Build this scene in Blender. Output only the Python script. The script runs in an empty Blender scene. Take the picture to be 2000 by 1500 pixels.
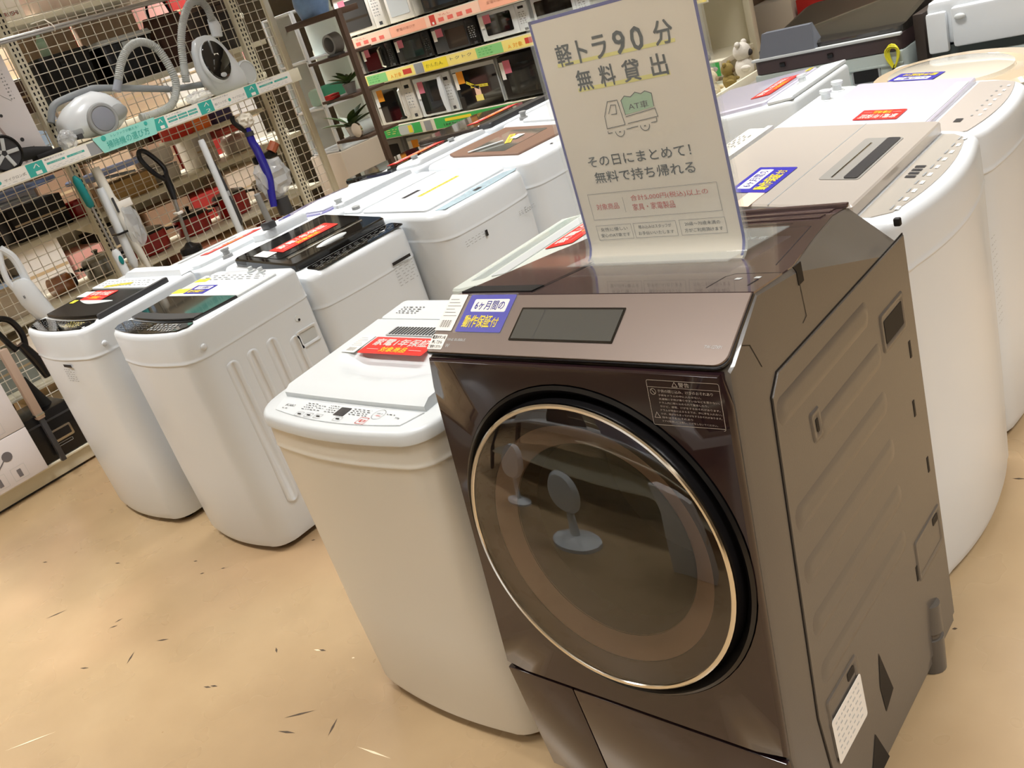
import bpy, bmesh, math, random
from mathutils import Vector, Matrix
random.seed(7)
SC = bpy.context.scene
COL = SC.collection
PI = math.pi
# ------------------------------------------------------------------ camera
RX = Vector((0.73692311, 0.61062176, -0.28997482))      # camera right in world
RY = Vector((0.05625932, -0.48288546, -0.87387443))     # camera down in world
RZ = Vector((-0.67363137, 0.62766447, -0.39020262))     # camera forward in world
EYE = Vector((0, 0, 1.6)); FPX = 1820.0
cd = bpy.data.cameras.new('camera'); cam = bpy.data.objects.new('camera', cd); COL.objects.link(cam)
cd.sensor_width = 36; cd.lens = FPX / 2000 * 36; cd.clip_start = .02
cam.matrix_world = Matrix(((RX.x, -RY.x, -RZ.x, EYE.x), (RX.y, -RY.y, -RZ.y, EYE.y), (RX.z, -RY.z, -RZ.z, EYE.z), (0, 0, 0, 1)))
SC.camera = cam
SC.view_settings.view_transform = 'Standard'; SC.view_settings.look = 'None'
SC.view_settings.exposure = 0.0; SC.view_settings.gamma = 1
SC.view_settings.use_curve_mapping = False
# ------------------------------------------------------------------ world and lights
w = bpy.data.worlds.new('world'); SC.world = w; w.use_nodes = True
w.node_tree.nodes['Background'].inputs[0].default_value = (1.0, .95, .88, 1)
w.node_tree.nodes['Background'].inputs[1].default_value = .30
def area(x, y, z, sx, sy, e, c=(1, .985, .965)):
    l = bpy.data.lights.new('fluorescent_light', 'AREA'); l.shape = 'RECTANGLE'; l.size = sx; l.size_y = sy
    l.energy = e; l.color = c; l.spread = 1.75
    o = bpy.data.objects.new('fluorescent_light', l); COL.objects.link(o); o.location = (x, y, z); return o
LAMPS = [(x, y) for y in (-1.6, .6, 2.5, 4.3) for x in (-5.9, -3.6, -1.3, 1.0)]
for x, y in LAMPS: area(x, y, 2.93, 1.25, .22, 26 * {(-1.3, .6): .5, (1.0, .6): 1.5, (1.0, 2.5): 1.5}.get((x, y), 1.5 if x < -5 or y < 0 else 1))

# ------------------------------------------------------------------ materials
def lin(c): return tuple(((v / 255) / 12.92 if v / 255 <= .04045 else ((v / 255 + .055) / 1.055) ** 2.4) for v in c)
MATS = {}
def mat(name, rgb=None, rough=.4, metal=0, spec=.5, coat=0, trans=0, alpha=1, emit=0, bump=0, bscale=60, var=0, vscale=5, sheen=0, ior=1.45):
    if name in MATS: return MATS[name]
    m = bpy.data.materials.new(name); m.use_nodes = True; nt = m.node_tree; b = nt.nodes['Principled BSDF']
    c = lin(rgb) + (1,)
    b.inputs['Base Color'].default_value = c; b.inputs['Roughness'].default_value = rough
    b.inputs['Metallic'].default_value = metal; b.inputs['Specular IOR Level'].default_value = spec
    b.inputs['Coat Weight'].default_value = coat; b.inputs['Coat Roughness'].default_value = .04
    b.inputs['Transmission Weight'].default_value = trans; b.inputs['Alpha'].default_value = alpha
    b.inputs['IOR'].default_value = ior
    if emit: b.inputs['Emission Color'].default_value = c; b.inputs['Emission Strength'].default_value = emit
    tc = nt.nodes.new('ShaderNodeTexCoord')
    if bump:
        n = nt.nodes.new('ShaderNodeTexNoise'); n.inputs['Scale'].default_value = bscale; n.inputs['Detail'].default_value = 3
        bp = nt.nodes.new('ShaderNodeBump'); bp.inputs['Strength'].default_value = bump; bp.inputs['Distance'].default_value = .002
        nt.links.new(tc.outputs['Object'], n.inputs['Vector']); nt.links.new(n.outputs['Fac'], bp.inputs['Height'])
        nt.links.new(bp.outputs['Normal'], b.inputs['Normal'])
    if var:
        n = nt.nodes.new('ShaderNodeTexNoise'); n.inputs['Scale'].default_value = vscale; n.inputs['Detail'].default_value = 4
        mx = nt.nodes.new('ShaderNodeMix'); mx.data_type = 'RGBA'
        mx.inputs[6].default_value = tuple(v * (1 - var) for v in c[:3]) + (1,); mx.inputs[7].default_value = tuple(min(1, v * (1 + var)) for v in c[:3]) + (1,)
        nt.links.new(tc.outputs['Object'], n.inputs['Vector']); nt.links.new(n.outputs['Fac'], mx.inputs[0]); nt.links.new(mx.outputs[2], b.inputs['Base Color'])
    MATS[name] = m; return m
WHITE = mat('white_enamel', (217, 222, 226), .28, coat=.3)
CREAM = mat('cream_enamel', (222, 219, 209), .3, coat=.3)
PANELW = mat('white_plastic', (216, 221, 223), .3)
GREYP = mat('grey_plastic', (150, 152, 152), .4)
LGREY = mat('light_grey_plastic', (192, 196, 196), .35)
DGREY = mat('dark_grey_plastic', (62, 62, 64), .3)
BLACK = mat('black_plastic', (18, 17, 18), .25)
MBLACK = mat('matte_black', (22, 21, 21), .7)
BGLASS = mat('black_glass', (14, 14, 15), .05, coat=1)
SMOKE = mat('smoked_lid', (26, 28, 29), .08, coat=1)
CLEAR = mat('clear_plastic', (235, 245, 245), .05, trans=.0, alpha=.22, coat=.6)
def thin_glass(name, tint, ior, rough=.01):
    m = bpy.data.materials.new(name); m.use_nodes = True; nt = m.node_tree; nt.nodes.clear(); o = nt.nodes.new('ShaderNodeOutputMaterial'); mx = nt.nodes.new('ShaderNodeMixShader')
    t = nt.nodes.new('ShaderNodeBsdfTransparent'); t.inputs[0].default_value = lin(tint) + (1,); g = nt.nodes.new('ShaderNodeBsdfGlossy'); g.inputs['Roughness'].default_value = rough; g.inputs[0].default_value = (1, 1, 1, 1)
    f = nt.nodes.new('ShaderNodeFresnel'); f.inputs[0].default_value = ior; nt.links.new(f.outputs[0], mx.inputs[0]); nt.links.new(t.outputs[0], mx.inputs[1]); nt.links.new(g.outputs[0], mx.inputs[2]); nt.links.new(mx.outputs[0], o.inputs[0]); MATS[name] = m; return m
DOORG = thin_glass('door_glass', (242, 238, 232), 1.75)
FOIL = mat('plastic_bag', (215, 218, 220), .15, alpha=.45, bump=1, bscale=40)
CHROME = mat('chrome', (225, 220, 210), .12, metal=1)
STEEL = mat('brushed_steel', (170, 168, 165), .35, metal=1)
PAPER = mat('white_paper', (228, 218, 200), .8)
CARD = mat('white_card', (235, 232, 225), .6)
INK = mat('black_ink', (35, 31, 30), .6)
GINK = mat('grey_ink', (120, 120, 118), .6)
RED = mat('red_sticker', (222, 44, 36), .35, coat=.3)
REDI = mat('red_ink', (205, 70, 55), .6)
YELT = mat('yellow_print', (244, 222, 60), .5)
ORNG = mat('orange_print', (245, 160, 40), .5)
BLUE = mat('blue_sticker', (58, 54, 168), .35, coat=.3)
NAVY = mat('navy_border', (52, 46, 138), .5)
TEAL = mat('teal_print', (60, 172, 160), .5)
MINT = mat('mint_print', (150, 218, 205), .5)
GREEN = mat('green_print', (70, 178, 90), .5)
PINKT = mat('pink_tag', (214, 120, 140), .6)
PEACH = mat('peach_print', (245, 205, 180), .6)
YPALE = mat('pale_yellow_print', (243, 225, 130), .6)
SAGE = mat('sage_print', (163, 196, 160), .6)
MARK = mat('yellow_marker', (232, 224, 120), .7)
BROWN = mat('dark_wood', (78, 60, 48), .5, var=.15, vscale=12)
SHELF = mat('cream_steel', (222, 216, 194), .4)
WIRE = mat('cream_wire', (226, 220, 206), .4)
REDP = mat('red_enamel', (165, 30, 28), .25, coat=.5)
DRUMF = mat('plum_gloss', (38, 23, 26), .1, coat=.55, spec=.5)
DRUMP = mat('plum_satin', (138, 124, 116), .34, metal=.35)
DRUMT = mat('plum_top', (96, 78, 76), .13, metal=.25, coat=.6)
DRUMS = mat('brown_grey_side', (92, 86, 79), .3, coat=.25, bump=.08, bscale=400)
HOLE = mat('dark_recess', (14, 11, 12), .6)

# ------------------------------------------------------------------ mesh builder
def frame(o, xd, yd):
    x = Vector(xd).normalized(); y = Vector(yd); y = (y - x * y.dot(x)).normalized(); z = x.cross(y)
    return Matrix(((x.x, y.x, z.x, o[0]), (x.y, y.y, z.y, o[1]), (x.z, y.z, z.z, o[2]), (0, 0, 0, 1)))
class MB:
    def __init__(s): s.v = []; s.f = []; s.mi = []; s.mats = []
    def m(s, mt):
        if mt not in s.mats: s.mats.append(mt)
        return s.mats.index(mt)
    def add(s, vs, fs, mt, M=None):
        k = len(s.v); i = s.m(mt)
        s.v += [tuple((M @ Vector(p)) if M else p) for p in vs]
        for f in fs: s.f.append([k + a for a in f]); s.mi.append(i)
        return s
    def box(s, x0, x1, y0, y1, z0, z1, mt, bev=0, M=None, seg=2):
        if not bev:
            vs = [(x0, y0, z0), (x1, y0, z0), (x1, y1, z0), (x0, y1, z0), (x0, y0, z1), (x1, y0, z1), (x1, y1, z1), (x0, y1, z1)]
            return s.add(vs, [(0, 3, 2, 1), (4, 5, 6, 7), (0, 1, 5, 4), (1, 2, 6, 5), (2, 3, 7, 6), (3, 0, 4, 7)], mt, M)
        b = bmesh.new(); bmesh.ops.create_cube(b, size=1)
        for v in b.verts: v.co = Vector(((x0 + x1) / 2 + v.co.x * (x1 - x0), (y0 + y1) / 2 + v.co.y * (y1 - y0), (z0 + z1) / 2 + v.co.z * (z1 - z0)))
        bmesh.ops.bevel(b, geom=list(b.edges), offset=bev, segments=seg, affect='EDGES', profile=.5)
        b.verts.index_update(); vs = [tuple(v.co) for v in b.verts]; fs = [[v.index for v in f.verts] for f in b.faces]; b.free()
        return s.add(vs, fs, mt, M)
    def loft(s, rings, mt, cap0=True, cap1=True, M=None, close=True):
        n = len(rings[0]); vs = [p for r in rings for p in r]; fs = []
        for i in range(len(rings) - 1):
            for j in range(n if close else n - 1):
                a = i * n + j; b = i * n + (j + 1) % n; fs.append((a, b, b + n, a + n))
        if cap0: fs.append(list(range(n))[::-1])
        if cap1: fs.append([(len(rings) - 1) * n + j for j in range(n)])
        return s.add(vs, fs, mt, M)
    def prism(s, pts, z0, z1, mt, M=None, bev=0, zf=None):
        zf = zf or (lambda x, y: 0)
        if bev:
            cx = sum(p[0] for p in pts) / len(pts); cy = sum(p[1] for p in pts) / len(pts)
            mx = max(max(abs(p[0] - cx), abs(p[1] - cy)) for p in pts); k = 1 - bev / mx
            q = [(cx + (p[0] - cx) * k, cy + (p[1] - cy) * k) for p in pts]
            R = [[(p[0], p[1], z0 + zf(*p)) for p in pts], [(p[0], p[1], z1 - bev + zf(*p)) for p in pts], [(p[0], p[1], z1 + zf(*p)) for p in q]]
        else: R = [[(p[0], p[1], z0 + zf(*p)) for p in pts], [(p[0], p[1], z1 + zf(*p)) for p in pts]]
        return s.loft(R, mt, M=M)
    def cyl(s, p0, p1, r0, r1, mt, n=16, M=None, cap=True):
        p0 = Vector(p0); p1 = Vector(p1); d = (p1 - p0).normalized(); u = d.orthogonal().normalized(); v = d.cross(u)
        R = [[tuple(p + (u * math.cos(2 * PI * k / n) + v * math.sin(2 * PI * k / n)) * r) for k in range(n)] for p, r in ((p0, r0), (p1, r1))]
        return s.loft(R, mt, cap, cap, M)
    def tube(s, path, r, mt, n=8, M=None, cap=True, ribs=0):
        P = [Vector(p) for p in path]; R = []; d = (P[1] - P[0]).normalized(); u = d.orthogonal().normalized()
        for i, p in enumerate(P):
            d = (P[min(i + 1, len(P) - 1)] - P[max(i - 1, 0)]).normalized(); u = (u - d * u.dot(d)).normalized(); v = d.cross(u)
            rr = r[i] if isinstance(r, (list, tuple)) else r
            if ribs: rr *= 1 - ribs * (i % 2)
            R.append([tuple(p + (u * math.cos(2 * PI * k / n) + v * math.sin(2 * PI * k / n)) * rr) for k in range(n)])
        return s.loft(R, mt, cap, cap, M)
    def lathe(s, prof, mt, n=32, M=None, cap0=True, cap1=True, sx=1, sy=1):
        return s.loft([[(r * sx * math.cos(2 * PI * k / n), r * sy * math.sin(2 * PI * k / n), z) for k in range(n)] for r, z in prof], mt, cap0, cap1, M)
    def ball(s, c, r, mt, M=None, n=16, m=10):
        rx, ry, rz = r if isinstance(r, (tuple, list)) else (r, r, r)
        R = [[(c[0] + rx * math.sin(PI * (i + .02) / (m + .04)) * math.cos(2 * PI * k / n), c[1] + ry * math.sin(PI * (i + .02) / (m + .04)) * math.sin(2 * PI * k / n), c[2] - rz * math.cos(PI * i / m)) for k in range(n)] for i in range(m + 1)]
        return s.loft(R, mt, True, True, M)
    def quad(s, x0, x1, y0, y1, mt, M=None, z=0): return s.add([(x0, y0, z), (x1, y0, z), (x1, y1, z), (x0, y1, z)], [(0, 1, 2, 3)], mt, M)
    def rrect(s, x0, x1, y0, y1, r, mt, M=None, z0=0, z1=.001):
        pts = []
        for cx, cy, a in ((x1 - r, y0 + r, -PI / 2), (x1 - r, y1 - r, 0), (x0 + r, y1 - r, PI / 2), (x0 + r, y0 + r, PI)):
            pts += [(cx + r * math.cos(a + k * PI / 8), cy + r * math.sin(a + k * PI / 8)) for k in range(5)]
        return s.prism(pts, z0, z1, mt, M)
    def text(s, body, x0, x1, y0, y1, mt, M=None, bold=0, z=.0004, keep=False):
        """lettering fitted to the rectangle x0..x1, y0..y1 of frame M"""
        V, F, bb = glyphs(body, 0); w_ = bb[2] - bb[0]; h_ = bb[3] - bb[1]
        sx = (x1 - x0) / w_; sy = (y1 - y0) / h_
        if keep: sx = sy = min(sx, sy)
        cx = (x0 + x1) / 2; cy = (y0 + y1) / 2; mx = (bb[0] + bb[2]) / 2; my = (bb[1] + bb[3]) / 2
        bo = bold * min(sx, sy) * .8
        for ox, oy in (((-bo, -bo), (bo, -bo), (-bo, bo), (bo, bo)) if bold > .005 else ((0, 0),)):
            s.add([(cx + ox + (p[0] - mx) * sx, cy + oy + (p[1] - my) * sy, z + ox * .02) for p in V], F, mt, M)
        return s
    def line(s, pts, wd, mt, M=None, z=.0004):
        for (a, b) in zip(pts[:-1], pts[1:]):
            d = Vector((b[0] - a[0], b[1] - a[1])); L = d.length or 1e-6; nx, ny = -d.y / L * wd / 2, d.x / L * wd / 2; ex, ey = d.x / L * wd / 2, d.y / L * wd / 2
            s.add([(a[0] - ex + nx, a[1] - ey + ny, z), (a[0] - ex - nx, a[1] - ey - ny, z), (b[0] + ex - nx, b[1] + ey - ny, z), (b[0] + ex + nx, b[1] + ey + ny, z)], [(0, 1, 2, 3)], mt, M)
        return s
    def build(s, name, parent=None, label=None, sharp=32, recalc=True):
        me = bpy.data.meshes.new(name); me.from_pydata(s.v, [], s.f)
        for mt in s.mats: me.materials.append(mt)
        me.polygons.foreach_set('material_index', s.mi)
        if recalc:
            b = bmesh.new(); b.from_mesh(me); bmesh.ops.recalc_face_normals(b, faces=b.faces); b.to_mesh(me); b.free()
        me.polygons.foreach_set('use_smooth', [True] * len(me.polygons)); me.set_sharp_from_angle(angle=math.radians(sharp))
        me.update(); o = bpy.data.objects.new(name, me); COL.objects.link(o)
        if parent: o.parent = parent
        if label: o['label'] = label
        return o
GC = {}
def glyphs(body, bold):
    k = (body, bold)
    if k not in GC:
        c = bpy.data.curves.new('lettering', 'FONT'); c.body = body; c.offset = bold; c.resolution_u = 2; c.space_line = 1.1
        o = bpy.data.objects.new('lettering', c); COL.objects.link(o)
        me = bpy.data.meshes.new_from_object(o.evaluated_get(bpy.context.evaluated_depsgraph_get()))
        V = [(v.co.x, v.co.y) for v in me.vertices]; F = [list(p.vertices) for p in me.polygons]
        bpy.data.objects.remove(o); bpy.data.curves.remove(c); bpy.data.meshes.remove(me)
        GC[k] = (V, F, (min(p[0] for p in V), min(p[1] for p in V), max(p[0] for p in V), max(p[1] for p in V)))
    return GC[k]
def thing(name, label, cat, loc=(0, 0, 0), rz=0, group=None):
    o = bpy.data.objects.new(name, None); COL.objects.link(o); o.location = loc; o.rotation_euler = (0, 0, math.radians(rz))
    o.empty_display_size = .05; o['label'] = label; o['category'] = cat
    if group: o['group'] = group
    return o
def tag(o, label, cat, group=None, kind=None):
    if label: o['label'] = label
    if cat: o['category'] = cat
    if group: o['group'] = group
    if kind: o['kind'] = kind
    return o
def struct(mb, name): o = mb.build(name); o['kind'] = 'structure'; return o
def dup(root, loc, rz=None, label=None):
    r = root.copy(); COL.objects.link(r); r.location = loc
    if rz is not None: r.rotation_euler = (0, 0, math.radians(rz))
    if label: r['label'] = label
    def rec(a, b):
        for ch in list(a.children):
            c = ch.copy(); COL.objects.link(c); c.parent = b; rec(ch, c)
    rec(root, r); return r
def at(u, v, ax, val):
    """the point of the plane axis ax = val that the photo shows at pixel u, v"""
    d = RX * ((u - 1000) / FPX) + RY * ((v - 750) / FPX) + RZ
    return EYE + d * ((val - EYE[ax]) / d[ax])
def arc(c, r, a0, a1, n): return [(c[0] + r * math.cos(a0 + (a1 - a0) * k / n), c[1] + r * math.sin(a0 + (a1 - a0) * k / n)) for k in range(n + 1)]

# ------------------------------------------------------------------ setting
fm = bpy.data.materials.new('polished_concrete'); fm.use_nodes = True; nt = fm.node_tree; b = nt.nodes['Principled BSDF']
tc = nt.nodes.new('ShaderNodeTexCoord')
def noise(scale, det=4, rough=.55, dist=0):
    n = nt.nodes.new('ShaderNodeTexNoise'); n.inputs['Scale'].default_value = scale; n.inputs['Detail'].default_value = det; n.inputs['Roughness'].default_value = rough; n.inputs['Distortion'].default_value = dist
    nt.links.new(tc.outputs['Object'], n.inputs['Vector']); return n
def ramp(src, stops):
    r = nt.nodes.new('ShaderNodeValToRGB'); e = r.color_ramp.elements
    while len(e) < len(stops): e.new(.5)
    for k, (p, c) in enumerate(stops): e[k].position = p; e[k].color = c + (1,)
    nt.links.new(src, r.inputs['Fac']); return r
def mixc(kind, a, bb, fac):
    m = nt.nodes.new('ShaderNodeMix'); m.data_type = 'RGBA'; m.blend_type = kind
    if isinstance(fac, float): m.inputs[0].default_value = fac
    else: nt.links.new(fac, m.inputs[0])
    nt.links.new(a, m.inputs[6])
    if isinstance(bb, tuple): m.inputs[7].default_value = bb
    else: nt.links.new(bb, m.inputs[7])
    return m.outputs[2]
r1 = ramp(noise(1.3, 4, .5, .2).outputs['Fac'], [(.3, lin((158, 133, 100))), (.55, lin((171, 146, 111))), (.8, lin((182, 158, 123)))])
r2 = ramp(noise(4, 6, .6).outputs['Fac'], [(.15, (.74, .71, .68)), (.85, (1, 1, 1))])
c1 = mixc('MULTIPLY', r1.outputs[0], r2.outputs[0], .5)
pn = noise(1.1, 2); r4 = ramp(pn.outputs['Fac'], [(.5, (0, 0, 0)), (.7, (1, 1, 1))])
c1 = mixc('MIX', c1, lin((200, 160, 126)) + (1,), mixc('MULTIPLY', r4.outputs[0], (.22, .22, .22, 1), 1.0))
sp = noise(38, 2, .5, 1.5); r3 = ramp(sp.outputs['Fac'], [(.715, (0, 0, 0)), (.75, (1, 1, 1))])
gate = ramp(noise(3.1, 2).outputs['Fac'], [(.5, (0, 0, 0)), (.62, (1, 1, 1))])
c2 = mixc('MIX', c1, lin((78, 62, 48)) + (1,), mixc('MULTIPLY', r3.outputs[0], gate.outputs[0], 1.0))
nt.links.new(c1, b.inputs['Base Color'])
rr = ramp(noise(5, 2).outputs['Fac'], [(.1, (.25, .25, .25)), (.9, (.31, .31, .31))]); nt.links.new(rr.outputs[0], b.inputs['Roughness'])
MATS['polished_concrete'] = fm
struct(MB().box(-9, 4, -4, 8, -.05, 0, fm), 'floor')
WALLM = mat('painted_wall', (196, 188, 172), .8); CEIL = mat('ceiling_board', (190, 184, 172), .85)
struct(MB().box(-9, 4, 8, 8.1, 0, 3.05, WALLM), 'wall_back'); struct(MB().box(-9.1, -9, -4, 8, 0, 3.05, WALLM), 'wall_left')
struct(MB().box(4, 4.1, -4, 8, 0, 3.05, WALLM), 'wall_right'); struct(MB().box(-9, 4, -4.1, -4, 0, 3.05, WALLM), 'wall_front')
struct(MB().box(-9, 4, -4, 8, 3.05, 3.1, CEIL), 'ceiling')
def scuffs():
    mb = MB(); mt = mat('scuff_mark', (70, 56, 42), .7); m2 = mat('light_scratch', (226, 208, 176), .5)
    for u, v, l, a in ((232, 1212, .03, 1.2), (222, 1224, .03, .8), (318, 1250, .05, .5), (405, 1342, .03, .3), (418, 1340, .03, .3), (650, 1420, .06, 2), (585, 1395, .09, .7), (560, 1430, .06, .3), (255, 1285, .06, 2.2), (110, 1200, .08, 1), (165, 1305, .04, .4), (382, 1096, .02, .4), (395, 1120, .02, .6), (612, 1055, .02, .4), (230, 1100, .03, .3), (88, 1098, .03, .4), (436, 1110, .02, .5), (1865, 1228, .012, .5), (1990, 935, .03, .2), (630, 1270, .03, .2), (540, 1270, .03, 2.6)):
        p = at(u, v, 2, 0); d = Vector((math.cos(a), math.sin(a), 0)) * l * .5; n = Vector((-d.y, d.x, 0)).normalized() * .0035
        mb.add([p - d, p - n, p + d, p + n], [(0, 1, 2, 3)], mt, Matrix.Translation((0, 0, .0006)))
    for u, v, l, a in ((60, 1448, .16, .9), (730, 1470, .12, .1), (620, 1270, .03, .2), (690, 1285, .012, .3)):
        p = at(u, v, 2, 0); d = Vector((math.cos(a), math.sin(a), 0)) * l * .5; n = Vector((-d.y, d.x, 0)).normalized() * .003
        mb.add([p - d, p - n, p + d, p + n], [(0, 1, 2, 3)], m2, Matrix.Translation((0, 0, .0007)))
    o = mb.build('floor_scuffs', recalc=False); tag(o, 'dark scuff marks and pale scratches scattered over the tan concrete floor', 'floor marks', None, 'stuff')
scuffs()
# lamps on the ceiling (fixtures of the light sources above)
lm = mat('lamp_diffuser', (255, 250, 240), .5, emit=1.0)
for i, (x, y) in enumerate(LAMPS):
    r = thing('ceiling_light', 'white fluorescent ceiling light, %s from the left in the %s row counted from the camera' % (('first', 'second', 'third', 'fourth')[i % 4], ('nearest', 'second', 'third', 'farthest')[i // 4]), 'ceiling light', (x, y, 2.95), group='ceiling lights')
    MB().box(-.68, .68, -.16, .16, .03, .098, PANELW).build('lamp_housing', r); MB().box(-.62, .62, -.1, .1, 0, .03, lm, .01).build('diffuser', r)

# ------------------------------------------------------------------ washers
def outline(wd, d, rf, rb, bul, ins=0, rfy=None):
    """plan of a cabinet: bulging front edge at y = 0, rounded corners; same point count for every call"""
    hw = wd / 2; rfy = rfy or rf; P = []
    for k in range(13):                                  # front edge, left to right
        x = -(hw - rf) + 2 * (hw - rf) * k / 12; P.append((x, bul * (x / hw) ** 2))
    y0 = P[-1][1]
    for k in range(1, 8):
        a = -PI / 2 + PI / 2 * k / 7; P.append((hw - rf + rf * math.cos(a), y0 + rfy + rfy * math.sin(a)))
    for k in range(6): a = PI / 2 * k / 5; P.append((hw - rb + rb * math.cos(a), d - rb + rb * math.sin(a)))
    for k in range(6): a = PI / 2 + PI / 2 * k / 5; P.append((-hw + rb + rb * math.cos(a), d - rb + rb * math.sin(a)))
    for k in range(7):
        a = PI + PI / 2 * k / 7; P.append((-hw + rf + rf * math.cos(a), y0 + rfy + rfy * math.sin(a)))
    if ins:
        kx = 1 - ins / hw; cy = d / 2; ky = 1 - ins / cy; P = [(x * kx, cy + (y - cy) * ky) for x, y in P]
    return P
class Washer:
    def __init__(s, label, loc, rz, wd, d, zf, zb, body=WHITE, top=None, rf=.07, rb=.03, bul=.03, seam=.115, slope=.45, crown=.012, name='washing_machine', foot=BLACK):
        s.wd, s.d, s.zf, s.zb = wd, d, zf, zb; s.root = thing(name, label, 'washing machine', loc, rz); top = top or body
        s.T = lambda y: zf + (zb - zf) * y / d                      # height of the top face
        S = lambda y: zf - seam + (zb - zf) * slope * y / d         # height of the seam under the lid frame
        O = lambda ins: outline(wd, d, rf, rb, bul, ins)
        mb = MB(); mb.loft([[(x, y, .022) for x, y in O(.03)], [(x, y, .022) for x, y in O(.012)], [(x, y, .05) for x, y in O(.004)], [(x, y, .3) for x, y in O(0)], [(x, y, S(y)) for x, y in O(0)], [(x, y, S(y)) for x, y in O(.02)]], body)
        mb.build('cabinet', s.root, sharp=40)
        mb = MB(); c = crown
        mb.loft([[(x, y, S(y) - .001) for x, y in O(.003)], [(x, y, S(y) - .001) for x, y in O(-.0015)], [(x, y, S(y) + .003) for x, y in O(-.0025)], [(x, y, S(y) + .006) for x, y in O(-.001)], [(x, y, S(y) + .016) for x, y in O(-.0008)], [(x, y, s.T(y) - c - .008) for x, y in O(.0015)], [(x, y, s.T(y) - c) for x, y in O(.003)], [(x, y, s.T(y) - c * .3) for x, y in O(.004 + c * .35)], [(x, y, s.T(y)) for x, y in O(.004 + c * 1.1)]], top)
        mb.build('top_frame', s.root, sharp=50)
        for fx in (-1, 1):
            for fy in (.08, d - .06):
                MB().cyl((fx * (wd / 2 - .075), fy + .02, 0), (fx * (wd / 2 - .075), fy + .02, .03), .022, .02, foot, 14).build('foot', s.root)
    def slab(s, pts, z0, z1, mt, name, bev=.003, lab=None, tilt=None):
        return MB().prism(pts, z0, z1, mt, bev=bev, zf=lambda x, y: s.T(y)).build(name, s.root, lab)
    def F(s, x, y, up=.001, rot=0):
        """frame lying on the top at local x, y, turned rot degrees"""
        k = (s.zb - s.zf) / s.d; a = math.radians(rot); xd = Vector((math.cos(a), math.sin(a), k * math.sin(a))); yd = Vector((-math.sin(a), math.cos(a), k * math.cos(a)))
        return frame((x, y, s.T(y) + up), xd, yd)
def rect(x0, x1, y0, y1, r=.0, n=4):
    if not r: return [(x0, y0), (x1, y0), (x1, y1), (x0, y1)]
    P = []
    for cx, cy, a in ((x1 - r, y0 + r, -PI / 2), (x1 - r, y1 - r, 0), (x0 + r, y1 - r, PI / 2), (x0 + r, y0 + r, PI)): P += arc((cx, cy), r, a, a + PI / 2, n)
    return P
def red_sticker(root, M, w=.2, h=.075):
    mb = MB().rrect(-w / 2, w / 2, -h / 2, h / 2, .004, RED, M, 0, .0008)
    mb.text('家電1年保証', -w * .42, w * .42, -h * .02, h * .38, CARD, M, .02, .0012).text('対象商品', -w * .2, w * .2, -h * .38, -h * .1, YELT, M, .02, .0012)
    mb.line([(-w * .42, -h * .24), (-w * .24, -h * .24)], .0012, CARD, M, .0012).line([(w * .24, -h * .24), (w * .42, -h * .24)], .0012, CARD, M, .0012)
    mb.build('warranty_sticker', root, 'red sticker promising one year of warranty', recalc=False)
def blue_sticker(root, M, w=.11, h=.062):
    mb = MB().rrect(-w / 2, w / 2, -h / 2, h / 2, .003, BLUE, M, 0, .0008).rrect(-w * .36, w * .4, h * .04, h * .38, .003, CARD, M, .0006, .001)
    mb.text('6ヶ月間の', -w * .3, w * .34, h * .09, h * .33, BLUE, M, .01, .0014).text('動作保証', -w * .4, w * .2, -h * .38, -h * .06, YELT, M, .03, .0014).text('付', w * .22, w * .36, -h * .36, -h * .12, YELT, M, .02, .0014)
    mb.build('warranty_sticker', root, 'blue sticker promising six months of working order', recalc=False)
def price_card(root, M, w=.045, h=.075, tint=CARD):
    mb = MB().rrect(-w / 2, w / 2, -h / 2, h / 2, .002, tint, M, 0, .0007)
    for k in range(6): mb.line([(-w * .38, h * (.36 - k * .09)), (w * (.1 + .28 * ((k * 7) % 3) / 2), h * (.36 - k * .09))], .0012, GINK, M, .0009)
    for k in range(9): mb.line([(-w * .3 + k * w * .07, -h * .22), (-w * .3 + k * w * .07, -h * .4)], .0008 + .0008 * (k % 2), INK, M, .0009)
    mb.build('price_card', root, recalc=False)
def yellow_tape(root, M, l=.12, w=.012, word=''):
    mb = MB().quad(-l / 2, l / 2, -w / 2, w / 2, YELT, M)
    for k in range(int(l / .012)): mb.quad(-l / 2 + k * .012 + .003, -l / 2 + k * .012 + .008, -w * .28, w * .28, INK if k % 3 else GINK, M, .0004)
    mb.build('yellow_tape', root, recalc=False)
def marks(mb, M, x0, x1, y0, y1, nx, ny, mt, seed=1, th=.0022):
    rnd = random.Random(seed)
    for j in range(ny):
        x = x0
        while x < x1:
            l = rnd.uniform(.35, 1) * (x1 - x0) / nx; y = y0 + (y1 - y0) * (j + .5) / ny
            mb.quad(x, min(x1, x + l * .7), y - th / 2, y + th / 2, mt, M, .0012); x += l + (x1 - x0) / nx * .18
def stadium_ribs(s, side, ys, z0, z1, wd=.042, name='side_rib'):
    for y in ys:
        pts = arc((y, z1 - wd / 2), wd / 2, 0, PI, 8) + arc((y, z0 + wd / 2), wd / 2, PI, 2 * PI, 8); cz = (z0 + z1) / 2
        X = side * s.wd / 2; q = lambda k, kz, h: [(X + side * h, y + (p[0] - y) * k, p[1] + (cz - p[1]) * kz) for p in pts]
        MB().loft([q(1.25, -.012, -.0005), q(1, 0, .005), q(.62, .012, .005), q(.42, .02, .0015)], WHITE).build(name, s.root, sharp=80)
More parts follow.
